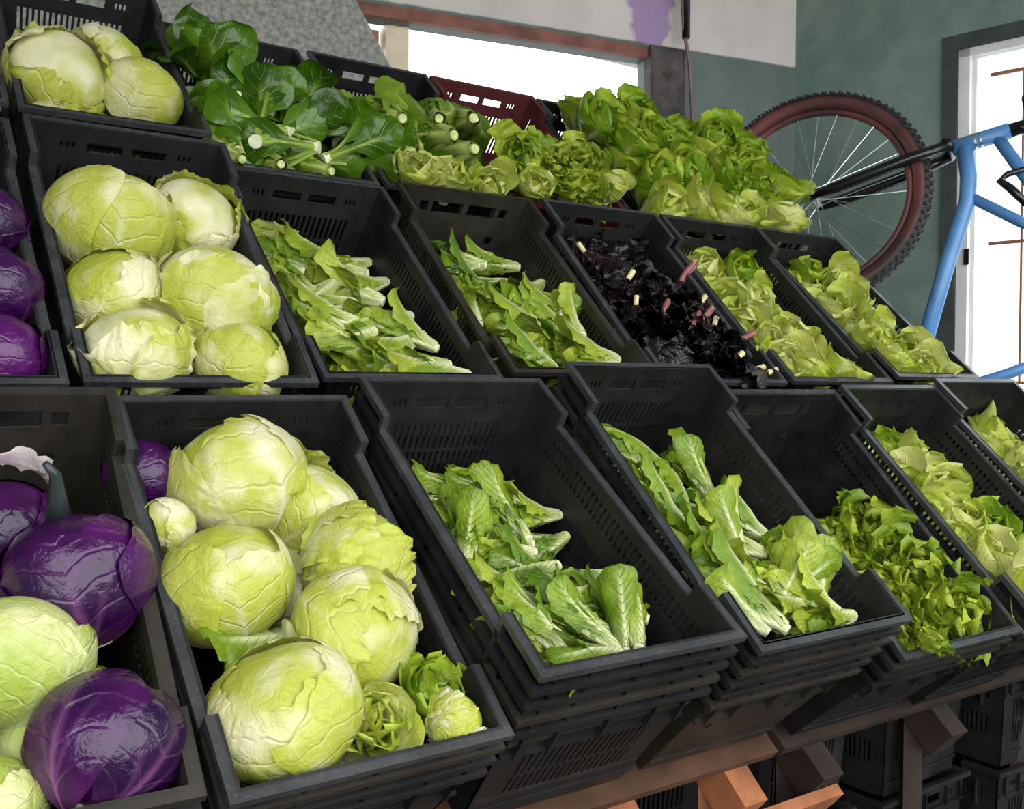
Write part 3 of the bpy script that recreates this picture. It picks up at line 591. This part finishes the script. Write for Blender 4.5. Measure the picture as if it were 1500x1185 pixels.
# ---- balls: (kind, u, v, n, radius, axis, roll, variant, label)
BALLS = {
'F2': [('iceberg', -.020, .500, -.055, .094, (-.3, .8, .45), 1.0, 0, 'largest iceberg lettuce topping the heap in front iceberg crate'),
       ('iceberg', .085, .445, -.075, .078, (.6, .2, .5), 2.0, 1, 'pale iceberg lettuce wedged behind the topmost one in front crate'),
       ('iceberg', -.088, .316, -.050, .082, (-.2, .6, .5), 0.4, 2, 'smooth iceberg lettuce second down left side of front crate'),
       ('iceberg', .098, .312, -.045, .080, (.8, -.1, .35), 2.6, 3, 'iceberg lettuce with ragged leaf edges at right side of front crate'),
       ('iceberg', .046, .200, -.035, .082, (.1, -.8, .5), 4.0, 4, 'iceberg lettuce with overlapping wrapper leaf, middle of front crate'),
       ('iceberg', -.078, .112, -.035, .085, (-.3, .5, .6), 5.2, 5, 'big iceberg lettuce at front left corner of front iceberg crate'),
       ('iceberg', .126, .048, -.028, .038, (.9, .1, .4), 0.3, 1, 'smallest white iceberg lettuce in front right corner of crate'),
       ('iceberg', -.140, .420, -.050, .036, (-.7, -.5, .3), 1.1, 2, 'browned little iceberg lettuce by left side of front crate'),
       ('cabbage_red', -.138, .540, -.075, .052, (.2, .3, .8), 0.6, 1, 'dark purple cabbage in shadow behind the front icebergs'),
       ('iceberg', .02, .36, -.14, .075, (.1, .3, .8), 3.3, 3, 'iceberg lettuce buried deep in middle of front iceberg crate'),
       ('iceberg', .03, .10, -.14, .07, (.3, .3, .8), 1.3, 0, 'iceberg lettuce buried under the front of iceberg crate')],
'F1': [('cabbage_red', .097, .325, -.045, .087, (-.25, .75, .55), 0.4, 0, 'purple cabbage with curled stalk leaf above, leftmost front crate'),
       ('cabbage_red', .100, .092, -.030, .076, (.5, .8, .2), 2.2, 1, 'purple cabbage at front rim of the leftmost front crate'),
       ('cabbage_green', .022, .215, -.030, .074, (.3, .7, .5), 1.0, 0, 'green cabbage cut by left edge beside purple ones'),
       ('cabbage_green', .066, .150, -.105, .080, (-.3, .4, .8), 2.0, 1, 'green cabbage lying beneath and between the two purple ones'),
       ('cabbage_green', -.015, .065, -.060, .055, (.2, .5, .8), 3.0, 2, 'green cabbage at bottom left corner of photo'),
       ('cabbage_red', .030, .440, -.075, .062, (-.3, .3, .8), 1.2, 2, 'purple cabbage furthest back in the leftmost front crate'),
       ('cabbage_green', -.10, .34, -.05, .080, (.3, .5, .8), 4.0, 1, 'green cabbage by left side wall of leftmost front crate'),
       ('cabbage_green', -.10, .14, -.05, .080, (-.3, .5, .8), 5.0, 0, 'green cabbage in front left corner of leftmost front crate')],
'M1': [('iceberg', -.066, .395, -.035, .098, (.1, .8, .5), 0.9, 2, 'big white iceberg lettuce at back left of middle iceberg crate'),
       ('iceberg', .088, .440, -.050, .078, (.2, -.2, .9), 3.4, 1, 'iceberg lettuce with green leaf at back right, middle iceberg crate'),
       ('iceberg', -.090, .236, -.050, .076, (-.5, .3, .7), 4.4, 5, 'smooth yellow-green iceberg lettuce halfway down left of middle crate'),
       ('iceberg', .066, .215, -.035, .096, (.3, .9, .4), 5.5, 4, 'whitest big iceberg lettuce at right of middle iceberg crate'),
       ('iceberg', -.084, .090, -.035, .080, (-.2, .5, .6), 2.8, 3, 'green-veined iceberg lettuce at front left of middle iceberg crate'),
       ('iceberg', .076, .072, -.035, .074, (.3, .4, .8), 0.7, 0, 'iceberg lettuce at front right corner of middle iceberg crate'),
       ('iceberg', .01, .33, -.15, .08, (.1, .3, .8), 3.3, 1, 'iceberg lettuce buried in middle of middle iceberg crate')],
'T1': [('iceberg', -.078, .210, -.040, .096, (.2, -.3, .8), 1.6, 3, 'leafy iceberg lettuce at left of top iceberg crate'),
       ('iceberg', .030, .330, -.045, .075, (.4, .5, .7), 4.1, 2, 'iceberg lettuce at back of top iceberg crate'),
       ('iceberg', .080, .185, -.040, .080, (.4, .6, .6), 3.0, 5, 'smooth white iceberg lettuce at right of top iceberg crate'),
       ('iceberg', -.130, .250, -.050, .060, (-.6, .3, .6), 2.2, 0, 'small iceberg lettuce against left wall of top iceberg crate'),
       ('iceberg', .00, .10, -.12, .07, (.1, .3, .8), 3.3, 4, 'iceberg lettuce low at front of top iceberg crate')],
'M0': [('cabbage_red', .120, .385, -.035, .062, (.3, .4, .8), 1.3, 0, 'upper purple cabbage in the middle-tier crate at left edge'),
       ('cabbage_red', .118, .232, -.040, .064, (.2, .7, .6), 2.3, 1, 'glossy middle purple cabbage in middle-tier crate at left edge'),
       ('cabbage_red', .105, .088, -.035, .062, (.3, .5, .8), 3.3, 2, 'lowest purple cabbage with white leaf in middle-tier crate'),
       ('cabbage_red', -.03, .20, -.06, .075, (.3, .5, .8), 3.9, 0, 'purple cabbage in middle of the middle-tier left crate')],
}
GRP = {'F2': 'icebergs in the front crate', 'F1': 'cabbages in the leftmost front crate', 'M1': 'icebergs in the middle crate', 'T1': 'icebergs in the top crate', 'M0': 'purple cabbages in the middle tier'}
for ck, lst in BALLS.items():
    for (kind, u, v, n, r, ax, roll, var, lab) in lst:
        place(kind, ck, u, v, n, ax, roll, r, lab, GRP[ck], var)

# ---- leafy heads, crate-local places (across, up the slope, out of the crate[, heading in degrees])
HEADS = {
'M2':[(0.189,0.520,-0.124,-158),(0.191,0.429,-0.106,-154),(-0.074,0.578,-0.136,-80),(0.017,0.405,-0.101,-145),(0.131,0.278,-0.076,-161),(-0.004,0.239,-0.068,173),(0.015,0.209,-0.062,-161),(0.099,0.188,-0.058,-158),(-0.014,0.156,-0.051,-158),(0.081,0.093,-0.039,-168),(0.021,0.072,-0.034,-174),(0.140,0.044,-0.029,171),(0.074,0.501,-0.120,157),(0.124,0.150,-0.050,133)],
'M3':[(-0.073,0.417,-0.087,-143),(-0.023,0.325,-0.072,-154),(0.051,0.306,-0.069,-152),(0.151,0.415,-0.086,-153),(0.046,0.402,-0.084,-166),(0.136,0.270,-0.063,151),(0.117,0.187,-0.050,96),(-0.132,0.213,-0.054,131),(0.035,0.190,-0.050,158),(0.075,0.146,-0.043,-177),(-0.048,0.166,-0.047,-176),(0.144,0.091,-0.035,177),(-0.036,0.115,-0.038,-170),(-0.041,0.053,-0.029,177),(0.004,0.475,-0.096,178),(-0.069,0.544,-0.107,144)],
'F3':[(0.195,0.405,-0.127,-177),(0.046,0.345,-0.113,100),(-0.027,0.391,-0.124,155),(0.030,0.305,-0.103,166),(0.045,0.262,-0.093,-176),(0.081,0.199,-0.078,-169),(-0.036,0.165,-0.070,169),(0.008,0.221,-0.083,177),(0.036,0.040,-0.040,69),(0.001,0.057,-0.044,116),(-0.065,0.096,-0.053,142),(0.000,0.049,-0.042,179),(-0.107,0.295,-0.101,54),(-0.083,0.054,-0.043,139),(0.081,0.485,-0.146,57),(0.029,0.504,-0.151,132),(0.113,0.457,-0.140,114)],
'F4':[(-0.017,0.329,-0.096,88),(0.075,0.365,-0.103,77),(0.112,0.246,-0.079,123),(0.065,0.217,-0.073,142),(-0.050,0.297,-0.089,119),(-0.015,0.229,-0.076,149),(-0.032,0.177,-0.065,148),(-0.071,0.120,-0.054,114),(0.040,0.112,-0.052,58),(0.094,0.172,-0.064,-168),(0.050,0.099,-0.050,-173),(0.092,0.035,-0.037,133),(-0.057,0.017,-0.033,132),(0.107,0.013,-0.033,177),(0.061,0.076,-0.045,39),(0.031,0.432,-0.116,91)],
'F6':[(0.108,0.523,-0.135),(0.037,0.568,-0.144),(-0.055,0.457,-0.121),(-0.057,0.384,-0.107),(0.074,0.384,-0.107),(-0.095,0.308,-0.092),(0.017,0.295,-0.089),(0.083,0.276,-0.085),(-0.142,0.227,-0.075),(-0.064,0.185,-0.067),(-0.044,0.130,-0.056),(-0.158,0.081,-0.046),(-0.130,0.048,-0.040),(0.181,0.452,-0.120)],
'F7':[(0.096,0.613,-0.140),(0.101,0.506,-0.121),(0.055,0.394,-0.101),(-0.014,0.294,-0.083),(0.287,0.559,-0.131)],
'F5':[(0.054,0.326,-0.102),(0.096,0.273,-0.094),(0.146,0.228,-0.087),(0.147,0.172,-0.078),(0.084,0.093,-0.065),(-0.035,0.048,-0.058),(0.087,0.034,-0.055),(0.188,0.038,-0.056),(0.206,0.299,-0.098)],
'M5':[(-0.015,0.544,-0.096),(-0.069,0.370,-0.072),(0.151,0.529,-0.094),(-0.115,0.258,-0.056),(-0.083,0.186,-0.046),(0.039,0.380,-0.073),(0.036,0.222,-0.051),(-0.101,0.101,-0.034),(0.053,0.134,-0.039),(-0.051,0.053,-0.027),(0.069,0.049,-0.027)],
'M6':[(0.040,0.566,-0.078),(0.104,0.479,-0.067),(0.078,0.384,-0.056),(-0.050,0.337,-0.050),(0.053,0.293,-0.045),(-0.003,0.206,-0.035),(-0.131,0.167,-0.030),(0.028,0.143,-0.027),(-0.128,0.076,-0.019),(0.006,0.064,-0.018),(0.054,0.035,-0.014)],
'M4':[(-0.044,0.237,-0.054,-145),(0.032,0.208,-0.051,-153),(0.085,0.221,-0.052,-148),(0.168,0.162,-0.046,-170),(-0.030,0.389,-0.069,-131),(-0.077,0.279,-0.058,-95),(0.088,0.308,-0.061,-141),(0.192,0.307,-0.061,-142),(0.193,0.394,-0.069,-146),(-0.145,0.231,-0.053,-78),(0.123,0.212,-0.051,-136),(0.078,0.083,-0.038,-146),(0.111,0.047,-0.035,-167),(0.154,0.043,-0.034,-169),(-0.088,0.501,-0.080,-45)],
'T2':[(-0.096,0.376,0.069),(-0.181,0.445,0.072),(-0.172,0.252,0.063),(-0.105,0.221,0.061),(-0.035,0.188,0.059),(0.073,0.276,0.064),(0.129,0.236,0.062),(-0.009,0.117,0.056),(-0.100,0.068,0.053),(-0.194,0.044,0.052),(0.044,0.079,0.054),(0.166,0.191,0.060),(-0.155,-0.052,0.047),(-0.059,-0.050,0.048),(0.056,-0.030,0.048)],
'T3':[(-0.089,0.202,0.052,98),(-0.144,0.102,0.046,97),(0.038,0.164,0.050,97),(0.077,0.117,0.047,90),(-0.112,0.023,0.041,89),(-0.027,0.007,0.040,80),(0.089,0.011,0.041,76),(-0.184,0.165,0.050,79),(0.027,0.232,0.054,68),(0.139,0.261,0.056,66)],
'T4':[(-0.185,0.127,0.058),(-0.053,0.156,0.059),(0.048,0.134,0.058),(-0.164,0.020,0.051),(-0.013,0.021,0.051),(0.123,0.060,0.054),(0.089,0.297,0.068),(0.276,0.411,0.075)],
'T5':[(-0.114,0.379,0.073),(0.067,0.461,0.078),(0.088,0.361,0.072),(-0.073,0.273,0.066),(0.130,0.319,0.069),(0.089,0.194,0.062),(-0.056,0.133,0.058),(-0.114,0.003,0.050),(0.030,0.027,0.052),(0.128,0.012,0.051)],
'T6':[(0.013,0.414,0.075),(0.133,0.405,0.074),(-0.085,0.234,0.064),(0.047,0.209,0.063),(0.186,0.182,0.061),(-0.163,0.010,0.051),(0.009,0.004,0.050)],
}
DROP = {('T2', 1), ('T4', 6), ('T4', 7), ('M4', 9)}
KINDS = {'M2': 'romaine', 'M3': 'romaine', 'F3': 'romaine_dark', 'F4': 'romaine', 'F6': 'lettuce', 'F7': 'lettuce', 'F5': 'curly', 'M5': 'lettuce', 'M6': 'lettuce', 'M4': 'dark_tan', 'T2': 'spinach', 'T3': 'stalk', 'T4': 'curly', 'T5': 'lettuce_green', 'T6': 'lettuce_green'}  # F3 takes the darker leaf, putting the crate's shade into its colour
LONG = {'romaine', 'romaine_dark', 'stalk', 'dark_pink', 'dark_tan', 'dark_plain', 'spinach'}
SCL2 = {('T3', 'lettuce'): 0.72, ('T4', 'lettuce'): 0.7, ('T2', 'stalk'): 0.75}
SCL = {'M2': 0.78, 'M3': 0.72, 'F3': 0.62, 'F4': 0.74, 'F6': 0.82, 'F7': 0.9, 'F5': 0.88, 'M5': 0.76, 'M6': 0.76, 'M4': 0.85, 'T2': 0.95, 'T3': 0.95, 'T4': 0.80, 'T5': 0.92, 'T6': 0.90}
OVERRIDE = {('F3', 0): 'romaine', ('F3', 5): 'romaine', ('F3', 6): 'romaine', ('F3', 10): 'romaine', ('F3', 11): 'romaine', ('F3', 13): 'romaine', ('F3', 3): 'romaine', ('T2', 12): 'stalk', ('T2', 13): 'stalk', ('T2', 14): 'stalk', ('T2', 9): 'stalk', ('T3', 4): 'lettuce', ('T3', 5): 'lettuce', ('T3', 6): 'lettuce', ('T4', 3): 'lettuce', ('T4', 5): 'lettuce', ('M4', 0): 'dark_pink', ('M4', 1): 'dark_pink', ('M4', 2): 'dark_pink', ('M4', 3): 'dark_pink', ('M4', 8): 'dark_pink', ('F3', 14): 'romaine_dark', ('F3', 15): 'romaine_dark', ('F3', 16): 'romaine_dark', ('F3', 8): 'romaine_dark', ('F4', 1): 'romaine_dark', ('F4', 15): 'romaine_dark', ('F4', 0): 'romaine_dark',
            ('M3', 14): 'romaine_dark', ('M3', 15): 'romaine_dark', ('M3', 4): 'romaine_dark', ('M2', 2): 'lettuce', ('M2', 12): 'romaine_dark', ('T4', 6): 'lettuce_green', ('T4', 7): 'lettuce_green', ('F6', 1): 'lettuce_green', ('F6', 7): 'lettuce_green', ('F6', 0): 'lettuce', ('M5', 2): 'lettuce_green', ('M6', 0): 'lettuce_green', ('F7', 0): 'lettuce_green', ('T5', 7): 'lettuce', ('T5', 8): 'lettuce', ('T5', 9): 'lettuce', ('T6', 5): 'lettuce', ('T6', 6): 'lettuce'}
COLW = {1: ['alone'], 2: ['left', 'right'], 3: ['left', 'centre', 'right'], 4: ['far left', 'inner left', 'inner right', 'far right']}
def names_for(lst):
    order = sorted(range(len(lst)), key=lambda i: lst[i][1]); out = {}
    per = 3; rows = [order[i:i + per] for i in range(0, len(order), per)]
    if len(rows) > 1 and len(rows[-1]) == 1: last = rows.pop(); rows[-1] = rows[-1] + last
    for ri, row in enumerate(rows):
        rn = 'front' if ri == 0 else ('rear' if ri == len(rows) - 1 else ORD[ri])
        row.sort(key=lambda i: lst[i][0])
        for ci, i in enumerate(row): out[i] = '%s in %s row' % (COLW[len(row)][ci], rn)
    return out
for ck, lst in HEADS.items():
    nm = names_for(lst)
    for i, h in enumerate(lst):
        kind = OVERRIDE.get((ck, i), KINDS[ck]); s = SCL2.get((ck, kind), SCL[ck]) * rnd.uniform(0.9, 1.1)
        u, v, n = h[0], min(h[1], 0.54), h[2]
        if (ck, i) in DROP: continue
        lab = '%s, %s of %s' % (NAMES[kind][1], nm[i], SHORT[ck]); grp = 'heads in the ' + SHORT[ck]
        u = max(-0.145, min(0.15, u))
        if kind in LONG:
            a = math.radians((h[3] if len(h) > 3 else rnd.uniform(60, 120)) + rnd.uniform(-8, 8)); dz = rnd.uniform(-0.22, 0.02)
            if kind == 'spinach': a = rnd.uniform(0.3, 2.6); dz = rnd.uniform(-0.5, 0.25); u = max(u, -0.12); n -= 0.02 + (0.05 if i in (5, 6, 11) else 0.0)
            if kind == 'spinach' and i == 0: dz = 0.9; n = -0.03; u = -0.11
            if ck == 'T2' and kind == 'stalk': a = rnd.uniform(1.1, 2.0); dz = rnd.uniform(-0.7, -0.3); v = max(v, 0.01); n = 0.02
            if ck == 'T3': dz = rnd.uniform(-0.85, -0.45); n += 0.02
            if kind.startswith('dark'): dz = rnd.uniform(-0.6, -0.3); n += 0.03
            if kind[0] == 'r' and ck[0] != 'T': v = max(v, 0.05)
            if ck[0] != 'T': a = fit(u, v, a, 0.17 * s if kind[0] == 'r' else 0.10)
            place(kind, ck, u, v, n - 0.008, (math.cos(a), math.sin(a), dz), rnd.uniform(0, 6.28), s, lab, grp, None, 0.85 if kind.startswith('romaine') else 1.0)
            if kind.startswith('romaine') and i % 2 == 0:
                u2 = max(-0.11, min(0.12, u + rnd.uniform(-0.07, 0.05))); v2 = max(0.06, min(0.5, v + rnd.uniform(-0.06, 0.05))); b = fit(u2, v2, a + rnd.uniform(-0.9, 0.9), 0.14 * s)
                place(kind, ck, u2, v2, n - 0.022, (math.cos(b), math.sin(b), rnd.uniform(-0.1, 0.15)), rnd.uniform(0, 6.28), s * 0.85, 'small ' + lab.replace(', ', ' under ', 1), grp)
        else:
            ax = (rnd.uniform(-0.5, 0.5), rnd.uniform(-0.7, 0.3), 0.9)
            if ck[0] != 'T': u = max(-0.10, min(0.11, u)); v = max(0.085 if ck == 'F5' else 0.065, v)
            if (ck, i) == ('F5', 5): s = 0.42; v = 0.02; n = 0.02; u = -0.10
            z = Vector(ax).normalized(); c = 0.055 * s
            place(kind, ck, u - z.x * c, v - z.y * c, n - z.z * c - 0.02, ax, rnd.uniform(0, 6.28), s, lab, grp)
# heads half buried under the visible ones
FILL = {'M2': ('romaine', 3, 4, -.045, .18), 'M3': ('romaine_dark', 3, 4, -.045, .14), 'F3': ('romaine_dark', 3, 4, -.060, .21), 'F4': ('romaine_dark', 3, 4, -.065, .17), 'F6': ('lettuce', 3, 5, -.085, .18), 'F7': ('lettuce', 2, 4, -.085, .16), 'F5': ('curly', 3, 2, -.085, .2), 'M5': ('lettuce', 3, 5, -.075, .14), 'M6': ('lettuce', 3, 5, -.07, .12),
        'M4': ('dark_plain', 4, 5, -.075, .12), 'T2': ('spinach', 4, 2, -.015, 0.0), 'T3': ('stalk', 3, 3, -.01, 0.0), 'T4': ('curly', 3, 3, 0.0, 0.0), 'T5': ('lettuce_green', 3, 4, .0, 0.0), 'T6': ('lettuce_green', 3, 4, .0, 0.0)}
for ck, (kind, nu, nv, n0, k) in FILL.items():
    for i in range(nu):
        for j in range(nv):
            u = -0.115 + 0.23 * (i + 0.5) / nu + rnd.uniform(-.015, .015); v = 0.04 + {'F5': 0.3, 'T2': 0.24, 'T3': 0.34, 'T4': 0.24}.get(ck, 0.50) * (j + 0.5) / nv + rnd.uniform(-.02, .02)
            n = n0 - k * v; s = SCL[ck] * rnd.uniform(0.9, 1.05)
            lab = '%s half buried, %s in %s row of %s' % (NAMES[kind][1], COLW[nu][i], 'rear' if j == nv - 1 else (['front'] + ORD[1:])[j], SHORT[ck]); grp = 'half buried heads in the ' + SHORT[ck]
            if kind in LONG:
                a = rnd.uniform(2.2, 3.6) if kind.startswith('rom') else rnd.uniform(0.3, 2.8)
                if kind[0] == 'r': u += 0.045; v = max(v, 0.085); a = fit(u, v, a, 0.17 * s)
                place(kind, ck, u, v, n, (math.cos(a), math.sin(a), (rnd.uniform(-.3, .0) if kind[0] == 'r' else rnd.uniform(-.1, .35)) if ck[0] != 'T' else rnd.uniform(-.5, .2)), rnd.uniform(0, 6.28), s, lab, grp)
            else:
                ax = (rnd.uniform(-0.5, 0.5), rnd.uniform(-0.6, 0.5), 0.9); u *= 0.8; v = max(v, 0.07)
                place(kind, ck, u, v, n - 0.04, ax, rnd.uniform(0, 6.28), s, lab, grp)
# a few single pieces lying among the icebergs and cabbages
place('lettuce', 'F2', .036, .088, -.080, (-.15, -.3, .9), 0.4, 0.60, 'crumpled yellowing lettuce at front rim of front iceberg crate', GRP['F2'], 2)
place('lettuce_green', 'F2', .118, .105, -.085, (.2, -.1, .9), 2.4, 0.55, 'small green lettuce between icebergs at right of front crate', GRP['F2'], 1)
g = np.random.default_rng(77)
def loose_leaf(nm, ck, u, v, n, axis, roll, me, label, cat='leaf'):
    z = Vector(axis).normalized(); ref = Vector((0, 0, 1)) if abs(z.z) < 0.8 else Vector((1, 0, 0))
    x = (ref - z * ref.dot(z)).normalized(); y = z.cross(x)
    o = link(nm, me, None, RF[ck] @ Matrix.Translation((u, v, n)) @ frame((0, 0, 0), x, y, z) @ Matrix.Rotation(roll, 4, 'Z')); tag(o, label, cat); return o
loose_leaf('lettuce_leaf', 'F2', -.015, .235, -.065, (-1, -.10, .06), 0.0, leaf_mesh(g, 'romaine', .135, .010, .040, .6, 0, 0, 5, 25, .06, ruf=.008, rufn=4), 'loose green leaf lying between the icebergs at left of front crate')
loose_leaf('lettuce_leaf', 'F2', .030, .250, -.055, (.15, .8, .1), 0.3, leaf_mesh(g, 'romaine', .15, .008, .028, .6, 0, 0, 5, 15, .05, ruf=.006, rufn=4), 'narrow green leaf standing between the front icebergs')
M['teal_stalk'] = mat_simple('dark_teal_stalk', (0.022, 0.032, 0.034), 0.35, var=0.3, scale=60)
M['pale_blade'] = mat_leaf('pale_mauve_blade', (0.14, 0.09, 0.16), (0.36, 0.30, 0.30), (0.55, 0.48, 0.42), 0.4, 0.1, 6, 0.3, 50, 0.6, edge=(0.55, 0.49, 0.42))
cl = thing('cabbage_leaf', 'curled pale-edged stalk leaf standing up behind upper purple cabbage', 'leaf', RF['F1'] @ Matrix.Translation((.070, .385, -.005)))
MB().tube([(0.012, 0, 0.0), (0.008, 0.012, 0.03), (0.004, 0.02, 0.062), (-0.008, 0.024, 0.078)], [0.016, 0.011, 0.007, 0.004], 10).obj('stalk', 'teal_stalk', cl, None, True)
o = link('blade', leaf_mesh(g, 'pale_blade', .10, .008, .020, .5, 0, 0, 35, 75, .020, ruf=.004, rufn=3, ribw=.004), cl); o.matrix_basis = Matrix.Translation((0.012, 0.035, 0.012)) @ Matrix.Rotation(math.radians(180), 4, 'Z') @ Matrix.Rotation(math.radians(-12), 4, 'Y')

# ------------------------------------------------------------------ bicycle propped in the corner
HUB = Vector((2.763, 2.2225, 0.619 + CAMZ)); EX = Vector((0.42750, -0.90401, 0)).normalized()
MBI = frame(HUB, EX, _up.cross(EX), _up) @ Matrix.Rotation(math.radians(-12), 4, 'X')                 # x along the bicycle, y away from the room, z up
bike = thing('bicycle', 'blue bicycle with black fork and flare-reddened tyre against green wall', 'bicycle', MBI)
wheel = bpy.data.objects.new('wheel', None); COL.objects.link(wheel); wheel.parent = bike
RT = 0.375
def ring(R, r0, r1, name, mat, a=96, b=12, a0=0.0, a1=2 * math.pi):
    vs = []; fs = []
    for i in range(a):
        A = 2 * math.pi * i / a
        for j in range(b):
            B = a0 + (a1 - a0) * j / (b if a1 - a0 > 6.28 else b - 1); rr = R + r0 * math.cos(B); vs.append((rr * math.cos(A), r1 * math.sin(B), rr * math.sin(A)))
    full = a1 - a0 > 6.28
    for i in range(a):
        for j in range(b if full else b - 1):
            i2 = (i + 1) % a; j2 = (j + 1) % b
            fs.append((i * b + j, i2 * b + j, i2 * b + j2, i * b + j2))
    return link(name, mesh_from(name, vs, fs, mat, True), wheel)
ring(RT - 0.030, 0.028, 0.027, 'tyre_sidewall', 'rubber_flare_red')
ring(RT - 0.030, 0.0295, 0.0285, 'tyre_tread', 'rubber', 96, 9, -1.15, 1.15)
ring(RT - 0.066, 0.011, 0.013, 'wheel_rim', 'rubber_flare_red')
kn = MB()
for i in range(84):
    for j, bb in enumerate((-0.85, -0.3, 0.3, 0.85)):
        A = 2 * math.pi * (i + 0.5 * (j % 2)) / 84; rr = RT - 0.030 + 0.031 * math.cos(bb)
        c = Vector((rr * math.cos(A), 0.030 * math.sin(bb), rr * math.sin(A))); rad = Vector((math.cos(A), 0, math.sin(A))); tn = Vector((-math.sin(A), 0, math.cos(A))); b = len(kn.v)
        for dx in (-0.005, 0.005):
            for dy in (-0.005, 0.005):
                for dr in (-0.003, 0.005): kn.v.append(tuple(c + tn * dx + Vector((0, dy, 0)) + rad * dr))
        kn.f += [tuple(b + q for q in f) for f in ((0, 1, 3, 2), (4, 6, 7, 5), (0, 4, 5, 1), (2, 3, 7, 6), (0, 2, 6, 4), (1, 5, 7, 3))]
o = kn.obj('tyre_knobs', 'rubber', wheel); o['kind'] = 'stuff'
spk = None
for i in range(28):
    A = 2 * math.pi * i / 28; side = 1 if i % 2 else -1; B = A + (0.9 if (i // 2) % 2 else -0.9)
    MB().tube([(0.022 * math.cos(B), side * 0.028, 0.022 * math.sin(B)), ((RT - 0.07) * math.cos(A), side * 0.004, (RT - 0.07) * math.sin(A))], 0.0016, 5).obj('spoke', 'steel', wheel)
MB().tube([(0, -0.05, 0), (0, -0.033, 0), (0, -0.03, 0), (0, 0.03, 0), (0, 0.033, 0), (0, 0.05, 0)], [0.012, 0.012, 0.026, 0.026, 0.012, 0.012], 14).obj('hub', 'steel', wheel)
for s in (-1, 1):
    MB().tube([(0, s * 0.052, -0.01), (0.10, s * 0.056, 0.016), (0.32, s * 0.056, 0.088), (0.42, s * 0.044, 0.122)], [0.014, 0.019, 0.019, 0.016], 12).obj('fork_leg', 'black', bike, None, True)
MB().tube([(0.415, -0.055, 0.125), (0.425, 0.0, 0.130), (0.415, 0.055, 0.125)], 0.018, 10).obj('fork_crown', 'black', bike, None, True)
MB().tube([(0.430, 0, 0.130), (0.592, 0, 0.170)], 0.025, 14).obj('head_tube', 'blue', bike, None, True)
for x in (0.492, 0.508):
    MB().tube([(x, 0, 0.130 + (x - 0.43) * 0.247), (x + 0.006, 0, 0.130 + (x - 0.424) * 0.247)], 0.0258, 14).obj('band', 'steel', bike)
MB().tube([(0.466, 0, 0.125), (0.480, 0, 0.03), (0.479, 0, -0.05), (0.43, 0, -0.24), (0.33, 0, -0.70)], 0.025, 14).obj('down_tube', 'blue', bike, None, True)
MB().tube([(0.556, 0, 0.155), (0.635, 0, 0.022), (0.747, 0, -0.162), (0.83, 0, -0.30)], 0.019, 12).obj('top_tube', 'blue', bike, None, True)
MB().tube([(0.480, 0, -0.033), (0.637, 0, -0.134), (0.84, 0, -0.265)], 0.017, 12).obj('brace_tube', 'blue', bike, None, True)
MB().tube([(0.95, 0, -0.45), (0.61, 0, -0.60), (0.33, 0, -0.70)], 0.017, 12).obj('seat_tube', 'blue', bike, None, True)
MB().tube([(0.592, 0, 0.169), (0.625, 0, 0.177), (0.66, 0, 0.165)], 0.022, 12).obj('stem', 'black', bike, None, True)
MB().tube([(0.65, -0.25, 0.15), (0.655, -0.05, 0.166), (0.655, 0.05, 0.166), (0.65, 0.16, 0.15)], 0.013, 10).obj('handlebar', 'black', bike, None, True)
MB().tube([(0.648, -0.03, 0.030), (0.590, -0.03, 0.014), (0.572, -0.03, -0.004), (0.600, -0.03, -0.030), (0.66, -0.03, -0.10)], [0.008, 0.010, 0.012, 0.013, 0.012], 10).obj('brake_lever', 'black', bike, None, True)
rw = bpy.data.objects.new('rear_wheel', None); COL.objects.link(rw); rw.parent = bike; rw.location = (0.36, 0, -1.36)
for ch in list(wheel.children):
    if ch.name.split('.')[0] in ('tyre_sidewall', 'tyre_tread', 'wheel_rim', 'hub'):
        c = ch.copy(); COL.objects.link(c); c.parent = rw
for s in (-1, 1):
    MB().tube([(0.33, s * 0.03, -0.70), (0.36, s * 0.055, -1.36)], 0.010, 8).obj('chain_stay', 'blue', bike, None, True)
